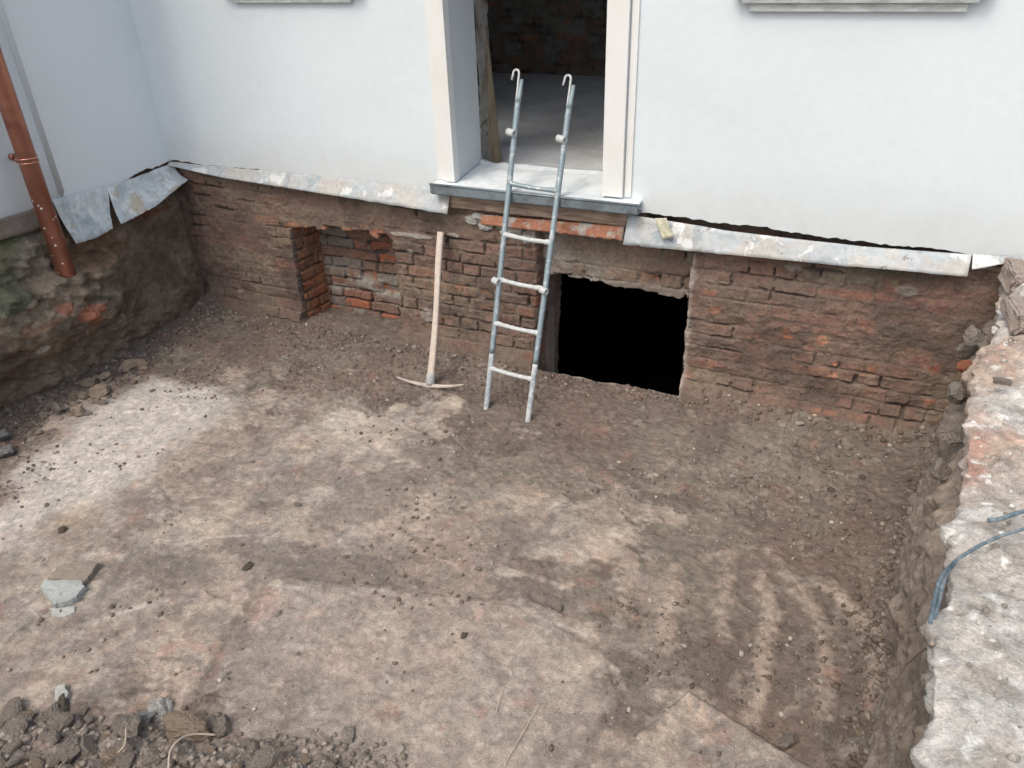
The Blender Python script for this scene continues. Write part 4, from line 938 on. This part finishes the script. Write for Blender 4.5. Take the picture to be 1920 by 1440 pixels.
for zi, (nm, lab, grp, poly, n, (a, b), kinds) in enumerate(ZONES):
    rng = random.Random(900 + zi); k = 0
    xs = [p[0] for p in poly]; ys = [p[1] for p in poly]
    while k < n:
        px, py = rng.uniform(min(xs), max(xs)), rng.uniform(min(ys), max(ys))
        if inpoly(np.array([px]), np.array([py]), poly, 1)[0] > 0: continue
        sz = a + (b - a) * rng.random() ** 2.2; sd += 1
        kd = rng.choice(kinds); lb = lab.replace('small ', '').replace('loose ', '').replace('tan ', '').replace('dark ' + nm, nm).replace('pale ' + nm, nm)
        stone(nm, on_floor(px, py), sz, kd, ('tiny ' if sz < a + (b - a) * .12 else 'small ' if sz < a + (b - a) * .45 else 'larger ') + {'clod': 'brown ', 'dark': 'dark ', 'pale': 'pale grey ', 'lime': 'whitish ', 'tan': 'tan ', 'sand': 'sandy '}[kd] + lb, nm, grp, seed=sd, flat=rng.uniform(.5, .8)); k += 1
# crumbs nobody could count: one object
def crumbs(name, n, rng, where, smin, smax, cols, label, seed):
    base = []
    for i in range(4):
        bm = bmesh.new(); bmesh.ops.create_icosphere(bm, subdivisions=1, radius=1.0)
        for v in bm.verts: v.co *= 1 + 0.45 * mnoise.noise(v.co * 1.7 + Vector((i * 9 + seed, 0, 0)))
        bm.verts.index_update(); base.append((np.array([v.co[:] for v in bm.verts]), np.array([[v.index for v in f.verts] for f in bm.faces]))); bm.free()
    Vs, Fs, Cs, off = [], [], [], 0
    for _ in range(n):
        p = where(rng)
        if p is None: continue
        s = smin + (smax - smin) * rng.random() ** 3
        v, f = base[rng.randrange(4)]
        a = rng.uniform(0, 6.28); ca, sa = math.cos(a), math.sin(a)
        sx, sy, sz = s * rng.uniform(.8, 1.3), s * rng.uniform(.7, 1.1), s * rng.uniform(.5, .9)
        q = v * (sx, sy, sz); q = np.stack([q[:, 0] * ca - q[:, 1] * sa, q[:, 0] * sa + q[:, 1] * ca, q[:, 2] + sz * .3], -1) + p
        Vs.append(q); Fs.append(f + off); off += len(v)
        c = np.array(cols[rng.randrange(len(cols))]) * rng.uniform(.8, 1.2); Cs.append(np.tile([*c, 1], (len(v), 1)))
    V = np.concatenate(Vs).astype(np.float32); F = np.concatenate(Fs).astype(np.int32); C = np.concatenate(Cs).astype(np.float32)
    me = bpy.data.meshes.new(name); me.vertices.add(len(V)); me.vertices.foreach_set('co', V.reshape(-1)); me.loops.add(len(F) * 3); me.loops.foreach_set('vertex_index', F.reshape(-1)); me.polygons.add(len(F))
    me.polygons.foreach_set('loop_start', np.arange(0, len(F) * 3, 3, dtype=np.int32)); me.polygons.foreach_set('loop_total', np.full(len(F), 3, dtype=np.int32)); me.update(calc_edges=True)
    me.color_attributes.new('Col', 'FLOAT_COLOR', 'POINT').data.foreach_set('color', C.reshape(-1))
    return tag(link(name, me, M['earth']), label, 'gravel', kind='stuff')
_dens = lambda x, y: float(fbm(np.array([x * 2.5]), np.array([y * 2.5]), 3, 72)[0])
GN = fbm(X * 2.2, Y * 2.2, 4, 72); GP = pan_mask(X, Y)
def where_floor(rng):
    x = rng.uniform(-4.4, 0.5); y = rng.uniform(-3.5, -0.02)
    j = int(np.clip(np.searchsorted(gx, x), 1, len(gx) - 1)); i = int(np.clip(np.searchsorted(gy, y), 1, len(gy) - 1))
    d = ss(0.38, 0.62, GN[i, j]) * (1 - 0.93 * GP[i, j]) + 0.008
    if rng.random() > d: return None
    return np.array([x, y, HF[i, j]])
crumbs('earth_crumbs', 17000, random.Random(5), where_floor, .0025, .013, [(.19, .155, .128), (.17, .135, .11), (.21, .172, .142), (.155, .125, .102), (.19, .15, .12), (.18, .148, .12), (.2, .16, .13), (.24, .2, .165), (.17, .135, .11), (.18, .145, .12), (.42, .38, .33)], 'fine loose earth crumbs strewn over the pit floor', 1)
def where_heap(rng):
    q = at_z(rng.uniform(-200, 800), rng.uniform(1340, 1700), FLOOR); x, y = q[0], q[1]
    if inpoly(np.array([x]), np.array([y]), PL((-300, 1310), (60, 1345), (330, 1350), (480, 1390), (640, 1400), (760, 1425), (780, 1800), (-300, 1800)), .1)[0] > 0.05 - 0.1 * rng.random(): return None
    return np.array([x, y, hfl(x, y)])
crumbs('heap_crumbs', 5000, random.Random(6), where_heap, .003, .016, [(.29, .25, .215), (.25, .215, .185), (.34, .295, .255), (.22, .185, .158)], 'loose crumbly earth of the heap along the near edge', 2)
def where_bank(rng):
    k = rng.random()
    if k < .45:
        y = rng.uniform(-2.4, -0.05); x = -4.40 + abs(rng.gauss(0, .12)); return np.array([x, y, hfl(x, y)])
    if k < .8:
        y = rng.uniform(-3.2, 0); x = 0.40 + 0.25 * float(ss(-1.5, 0.2, np.array(y))) - abs(rng.gauss(0, .06)); return np.array([x, y, hfl(x, y)])
    x = rng.uniform(-4.3, 0.6); y = -abs(rng.gauss(0, .08)) - .02
    return np.array([x, y, hfl(x, y)])
crumbs('wall_foot_crumbs', 3200, random.Random(7), where_bank, .003, .02, [(.17, .13, .10), (.15, .118, .095), (.21, .17, .138), (.17, .135, .11), (.28, .24, .2)], 'crumbled earth and mortar lying along the foot of the walls', 3)
def where_cap(rng):
    i = rng.randrange(len(s_f) + 4, len(S) - 40); j = rng.randrange(60, len(wy) - 3); return np.array([Xr[i, j], YR[i, j], Zr[i, j]])
crumbs('cap_crumbs', 1600, random.Random(8), where_cap, .002, .012, [(.50, .48, .46), (.42, .39, .36), (.58, .57, .55), (.30, .27, .24)], 'chips of mortar and brick lying on top of the ruined wall', 4)

# lumps on the ruined wall's inner face
for i, (px, py, x, sz, kind, lab) in enumerate((
    (1825, 628, .52, .05, 'clod', 'jutting mortar lump high in the corner beside the ruined wall'),
    (1812, 655, .52, .05, 'clod', 'upper brick stub crusted with mortar in the right corner'),
    (1812, 680, .50, .035, 'brick', 'small orange brick fragment lodged in the right corner'),
    (1795, 735, .46, .05, 'clod', 'dark crusted stone on the inner face of the ruined wall'),
    (1790, 810, .45, .05, 'clod', 'rounded stone bulging from the inner face of the ruined wall'),
    (1765, 875, .42, .045, 'clod', 'lowest round stone on the inner face of the ruined wall'))):
    q = at_x(px, py, x); stone('stone', q - np.array([0, 0, .02]), sz, kind, lab, 'stone', None, seed=700 + i, big=True, flat=.9, tilt=.6)
for i, (px, py, sx, sy, sz_, kind, lab) in enumerate(((1912, 520, .055, .11, .05, 'pink', 'broken brick standing at the far end of the ruined wall'), (1918, 590, .055, .12, .04, 'pink', 'mortar crusted brick on the ruined wall just nearer the camera than the end one'), (1880, 715, .026, .014, .008, 'clod', 'flat dark sliver lying on the ruined wall'))):
    q = at_z(px, py, -.07); me = lump_mesh(820 + i); me.materials.append(SM[kind]); o = link('brick_fragment', me); o.location = q; o.scale = (sx, sy, sz_); o.rotation_euler = (0, 0.05, .15); tag(o, lab, 'brick')

# flat broken slabs on the floor
def slab(name, pts, thick, kind, label, lift=0.0, tilt=(0, 0)):
    w = [on_floor(*p) for p in pts]; c = sum(w) / len(w); rng = random.Random(len(label))
    out = []
    for i in range(len(w)):
        a, b = w[i], w[(i + 1) % len(w)]
        for k in range(7):
            p = a + (b - a) * k / 7 - c; out.append((p[0] + rng.uniform(-.004, .004), p[1] + rng.uniform(-.004, .004)))
    bm = bmesh.new(); rings = []
    for sc, z in ((1.03, -.01), (1.0, thick * .6), (.96, thick), (.6, thick * 1.04), (.25, thick * 1.02)):
        rings.append([bm.verts.new((x * sc, y * sc, z + 0.004 * mnoise.noise((x * 20, y * 20, z * 30)) + tilt[0] * x + tilt[1] * y)) for x, y in out])
    for r0, r1 in zip(rings[:-1], rings[1:]):
        for i in range(len(out)): bm.faces.new((r0[i], r0[(i + 1) % len(out)], r1[(i + 1) % len(out)], r1[i]))
    bm.faces.new(rings[-1])
    me = bpy.data.meshes.new(name); bm.to_mesh(me); bm.free()
    o = link(name, me, plain_mat(name + '_' + kind, {'grey': (.36, .38, .37), 'clod': (.25, .215, .18), 'mid': (.38, .38, .36)}[kind], .95, .15, 14, bd=.004)); o.location = (c[0], c[1], c[2] + lift); return tag(o, label, 'slab')
slab('broken_slab', [(78, 1105), (88, 1098), (158, 1096), (162, 1108), (145, 1130), (104, 1145), (95, 1130)], .030, 'grey', 'pale grey broken slab of mortar lying on the floor at the left')
slab('broken_slab', [(110, 1070), (180, 1058), (188, 1066), (168, 1092), (160, 1100), (92, 1096)], .030, 'clod', 'brown upper slab lying just behind the pale grey one')
slab('broken_slab', [(96, 1146), (142, 1138), (140, 1150), (118, 1158), (96, 1156)], .008, 'mid', 'thin grey flake just in front of the pale grey slab')
slab('broken_slab', [(106, 1293), (122, 1288), (132, 1305), (126, 1318), (106, 1320)], .02, 'mid', 'small grey slab standing above the near rubble')

# ================================================================== LADDER
FLp = np.array(on_floor(912, 765)); FRp = np.array(on_floor(990, 788))
SLp = at_y(976, 142, .085); SRp = at_y(1073, 154, .10)
dL = (SLp - FLp) / np.linalg.norm(SLp - FLp); dR = (SRp - FRp) / np.linalg.norm(SRp - FRp)
lad = empty('ladder', tuple((FLp + FRp) / 2), 'narrow galvanised steel hook ladder leaning on the threshold, splashed with mortar', 'ladder')
r_s = 0.0165
def splash(a, d, t0, t1, step, r, amp, seed):
    n = max(2, int((t1 - t0) / step)); return [tuple(a + d * (t0 + (t1 - t0) * i / n)) for i in range(n + 1)], [r * (1 + amp * mnoise.noise((i * .7, seed, 0)) + amp * .6 * abs(mnoise.noise((i * 2.1, seed, 5)))) for i in range(n + 1)]
for nm, a, d, T in (('L', FLp, dL, 1.86), ('R', FRp, dR, 1.86)):
    mb = MB(); p, r = splash(a, d, 0.34, T - .12, .03, r_s, .04, 1 if nm == 'L' else 2); mb.tube(p, r, 14)
    # top end pinched flat beside the hook
    mb.tube([tuple(a + d * (T - .12)), tuple(a + d * (T - .09) + np.array([.006, 0, 0])), tuple(a + d * T + np.array([.010, 0, 0]))], [.0165, .013, .010], 10)
    mb.build('stile', M['galv'], lad)
    mb = MB(); p, r = splash(a, d, -0.02, 0.335, .02, r_s * .98, .10, 3 if nm == 'L' else 4); mb.tube(p, r, 14); mb.build('stile_foot', M['galv_mid'], lad)
    # hook
    b = a + d * (T - .10) + np.array([-.010, 0, 0]); s_ = np.array([-1.0, 0.15, 0]); s_ /= np.linalg.norm(s_)
    pts = [b - d * .05, b, b + d * .06, b + d * .13]
    c0 = b + d * .13 + s_ * .019
    for ang in range(15, 196, 20): t = math.radians(ang); pts.append(c0 - s_ * .019 * math.cos(t) + d * .019 * math.sin(t))
    pts.append(pts[-1] - d * .030 + s_ * .006)
    MB().tube([tuple(x) for x in pts], .006, 10).build('hook', M['galv_white'], lad)
    # short coupling sleeves across the stiles
    for t, kk in ((1.585, 1), (0.765, 0)):
        c = a + d * t + np.array([-.012 if kk or nm == 'L' else .0, -.022, 0]); 
        ax = np.array([1.0, -.35, -.1]); ax /= np.linalg.norm(ax)
        L = .026 if kk else .022
        bm = bmesh.new(); mbx = MB(); mbx.bm.free(); mbx.bm = bm
        ro, ri = .020, .0125; A = c - ax * L; Bp = c + ax * L; u = np.cross(ax, [0, 0, 1]); u /= np.linalg.norm(u); w = np.cross(ax, u); rr = []
        for cen, rad in ((A, ri), (A, ro), (Bp, ro), (Bp, ri)): rr.append([bm.verts.new(tuple(cen + rad * (u * math.cos(6.2832 * q / 18) + w * math.sin(6.2832 * q / 18)))) for q in range(18)])
        for i in range(4):
            for j in range(18): fc = bm.faces.new((rr[i][j], rr[i][(j + 1) % 18], rr[(i + 1) % 4][(j + 1) % 18], rr[(i + 1) % 4][j])); fc.smooth = i in (1, 3)
        mbx.build('sleeve', M['galv_white'], lad)
for i, t in enumerate((.245, .515, .768, 1.026, 1.308)):
    a = FLp + dL * t; b = FRp + dR * t; n = 18
    pts = [tuple(a + (b - a) * k / n + np.array([0, 0, -.006 * math.sin(math.pi * k / n)])) for k in range(n + 1)]
    rad = [.0125 + .008 * (math.exp(-k / 1.2) + math.exp(-(n - k) / 1.2)) + .0025 * mnoise.noise((k * .9, i * 5, 1)) for k in range(n + 1)]
    MB().tube(pts, rad, 12, jit=.05, seed=i).build('rung', M['galv_white'] if i < 4 else M['galv'], lad)

# ================================================================== PICKAXE
hb = np.array(on_floor(808, 722)) + np.array([0, 0, .035]); htp = at_y(828, 435, -.035); ax = (htp - hb) / np.linalg.norm(htp - hb)
pk = empty('pickaxe', tuple(hb), 'pickaxe standing on its head, bare wooden handle leaning on the brick wall', 'pickaxe')
n = 20; bm = bmesh.new(); rings = []
uu = np.array([1.0, 0, 0]); uu -= ax * (uu @ ax); uu /= np.linalg.norm(uu); ww = np.cross(ax, uu); Lh = np.linalg.norm(htp - hb)
for i in range(n + 1):
    t = i / n; c = hb + ax * (Lh * t) + uu * 0.006 * math.sin(t * 5)
    rw = .0205 + .004 * math.exp(-t * 8) + .0015 * math.sin(t * 9); rd = rw * .72
    rings.append([bm.verts.new(tuple(c + uu * rw * math.copysign(abs(math.cos(a)) ** .7, math.cos(a)) + ww * rd * math.copysign(abs(math.sin(a)) ** .7, math.sin(a)))) for a in [2 * math.pi * k / 16 for k in range(16)]])
for i in range(n):
    for k in range(16): bm.faces.new((rings[i][k], rings[i][(k + 1) % 16], rings[i + 1][(k + 1) % 16], rings[i + 1][k])).smooth = True
bm.faces.new(rings[0][::-1]); bm.faces.new(rings[-1])
me = bpy.data.meshes.new('handle'); bm.to_mesh(me); bm.free(); link('handle', me, M['ash'], pk)
MB().tube([tuple(hb - ax * .03), tuple(hb - ax * .018), tuple(hb + ax * .03), tuple(hb + ax * .045)], [.026, .031, .029, .026], 16).build('collar', M['collar'], pk)
eL = at_z(745, 707, hb[2] + .03); eR = at_z(870, 721, hb[2] + .03)
bm = bmesh.new(); rings = []; n = 30
for i in range(n + 1):
    t = i / n; q = (eL if t < .5 else eR); k = abs(t - .5) * 2
    base = hb - ax * .005
    p = base + (q - base) * k; p = p + np.array([0, -.012, -.028]) * (1 - k * k) * 1.0
    wv = .020 * (1 - k) ** .7 + .007; wh = .014 * (1 - k) + .005
    if t > .5: wv = .020 * (1 - k) + .010; wh = .013 * (1 - k) + .0035
    tn = (eR - eL) / np.linalg.norm(eR - eL); sd_ = np.cross(tn, [0, 0, 1]); up_ = np.cross(sd_, tn)
    rings.append([bm.verts.new(tuple(p + up_ * wv * .55 * math.sin(a) + sd_ * wh * math.cos(a))) for a in [2 * math.pi * j / 12 for j in range(12)]])
for i in range(n):
    for k in range(12): bm.faces.new((rings[i][k], rings[i][(k + 1) % 12], rings[i + 1][(k + 1) % 12], rings[i + 1][k])).smooth = True
bm.faces.new(rings[0][::-1]); bm.faces.new(rings[-1])
me = bpy.data.meshes.new('head'); bm.to_mesh(me); bm.free(); link('head', me, M['pick_metal'], pk)

# ================================================================== DOWNPIPE
PX = WX + 0.13
pb = at_x(127, 520, PX); pt = at_x(0, 148, PX); dv = (pt - pb); dv = dv / dv[2]
pb = pb - dv * .12; pt = pb + dv * 5.0
pipe = empty('downpipe', tuple(pb), 'copper downpipe with white splashes, ending on the earth bank', 'downpipe')
o = MB().tube([tuple(pb + dv * (5 * i / 24)) for i in range(25)], .052, 28).build('pipe', M['copper'], pipe)
ck = at_x(52, 300, PX); tck = (ck[2] - pb[2])
mb = MB()
for k in (-.010, .014):
    c = pb + dv * (tck + k); pts = [tuple(c + np.array([math.cos(a), math.sin(a), 0]) * .0555) for a in [2 * math.pi * j / 28 for j in range(29)]]; mb.tube(pts, .0035, 8, cap=False)
mb.build('clamp', plain_mat('bright_copper', (.70, .36, .26), .3, .05, 10, metal=.8), pipe)
c = pb + dv * tck; wl = np.array(at_x(28, 295, WX + .02))
mb = MB().tube([tuple(c + np.array([-.03, -.05, 0])), tuple(wl)], .006, 8); mb.tube([tuple(wl), tuple(wl + np.array([-.03, 0, 0]))], .020, 16)
mb.build('bracket', plain_mat('dull_copper', (.36, .16, .12), .4, .05, 10, metal=.6), pipe)

# ================================================================== SMALL THINGS
bd = empty('wooden_board', (-2.25, 0.75, 0.0), 'old brown plank leaning upright just inside the doorway', 'board')
def prism(name, pts, off, mat, parent):
    bm = bmesh.new(); a = [bm.verts.new(p) for p in pts]; b = [bm.verts.new(tuple(np.array(p) + off)) for p in pts]; bm.faces.new(a); bm.faces.new(b[::-1])
    for i in range(len(a)): bm.faces.new((a[i], b[i], b[(i + 1) % len(a)], a[(i + 1) % len(a)]))
    bmesh.ops.recalc_face_normals(bm, faces=bm.faces); me = bpy.data.meshes.new(name); bm.to_mesh(me); bm.free(); return link(name, me, mat, parent)
def line_ext(p, q, t): return tuple(np.array(p) + (np.array(q) - np.array(p)) * t)
A0 = at_z(910, 312, 0.0); A1 = at_z(936, 310, 0.0)
T0 = at_y(886, 0, A0[1]); T1 = at_y(901, 0, A1[1])
prism('plank', [tuple(A0), tuple(A1), line_ext(A1, T1, 1.6), line_ext(A0, T0, 1.6)], np.array([.01, .03, 0]), M['inner_plank'], bd)
def wire(name, pts, r, mat, label, cat):
    # Catmull-Rom through points
    P_ = [np.array(p) for p in pts]; P_ = [2 * P_[0] - P_[1]] + P_ + [2 * P_[-1] - P_[-2]]; out = []
    for i in range(1, len(P_) - 2):
        for k in range(8):
            t = k / 8; a, b, c, d = P_[i - 1:i + 3]; out.append(tuple(.5 * ((2 * b) + (-a + c) * t + (2 * a - 5 * b + 4 * c - d) * t * t + (-a + 3 * b - 3 * c + d) * t ** 3)))
    out.append(tuple(P_[-2])); return tag(MB().tube(out, r, 10).build(name, mat), label, cat)
def cp(px, py, x=None, z=None): return at_z(px, py, z) if z is not None else at_x(px, py, x)
wire('cable', [cp(2100, 950, z=-.07), cp(1920, 992, z=-.07), cp(1860, 1012, z=-.075), cp(1805, 1042, z=-.09), cp(1778, 1064, z=-.12), cp(1762, 1088, x=.33), cp(1752, 1125, x=.315), cp(1744, 1168, x=.30)], .0045, M['cable'], 'long dark cable crossing the ruined wall and hanging over its inner edge', 'cable')
wire('cable', [cp(1792, 1052, z=-.085), cp(1777, 1072, z=-.12), cp(1768, 1095, x=.335), cp(1762, 1120, x=.33), cp(1752, 1158, x=.31)], .005, M['cable'], 'short second cable hanging beside the long one over the wall edge', 'cable')
wire('cable', [cp(2100, 905, z=-.07), cp(1920, 958, z=-.07), cp(1880, 972, z=-.075), cp(1852, 976, z=-.085)], .006, M['cable'], 'cable stub on top of the ruined wall, farther than the long one', 'cable')
fl = lambda px, py, dz=.02: on_floor(px, py) + np.array([0, 0, dz])
wire('root', [fl(320, 1455, .03), fl(326, 1428, .05), fl(342, 1405, .05), fl(370, 1394, .05), fl(408, 1388, .03)], .0035, M['root'], 'pale curved root arching over the near rubble', 'root')
wire('root', [fl(228, 1425, .04), fl(240, 1410, .04), fl(244, 1385, .05), fl(238, 1360, .04)], .003, M['root'], 'thin upright root left of the curved one', 'root')
wire('straw', [fl(945, 1440, .01), fl(985, 1370, .01), fl(1012, 1322, .01)], .0018, M['straw'], 'long straw stalk on the bare floor at the bottom centre', 'straw')
wire('straw', [fl(930, 1340, .01), fl(936, 1318, .01), fl(942, 1298, .01)], .0016, M['straw'], 'short straw stalk left of the long one', 'straw')
wire('root', [cp(1700, 1245, x=.36), cp(1722, 1225, x=.36), cp(1748, 1207, x=.33)], .0035, plain_mat('reddish_root', (.30, .22, .17), .8), 'reddish root sticking out beside the ruined wall', 'root')
o = strip('foam_scrap', [Yp(1228, 409, -.03), Yp(1250, 409, -.03)], [Yp(1243, 449, -.075), Yp(1262, 444, -.075)], M['foam'], None, .008, .01, 21, 10, 8); tag(o, 'yellowish scrap of foam hanging over the flashing right of the doorway', 'foam scrap')
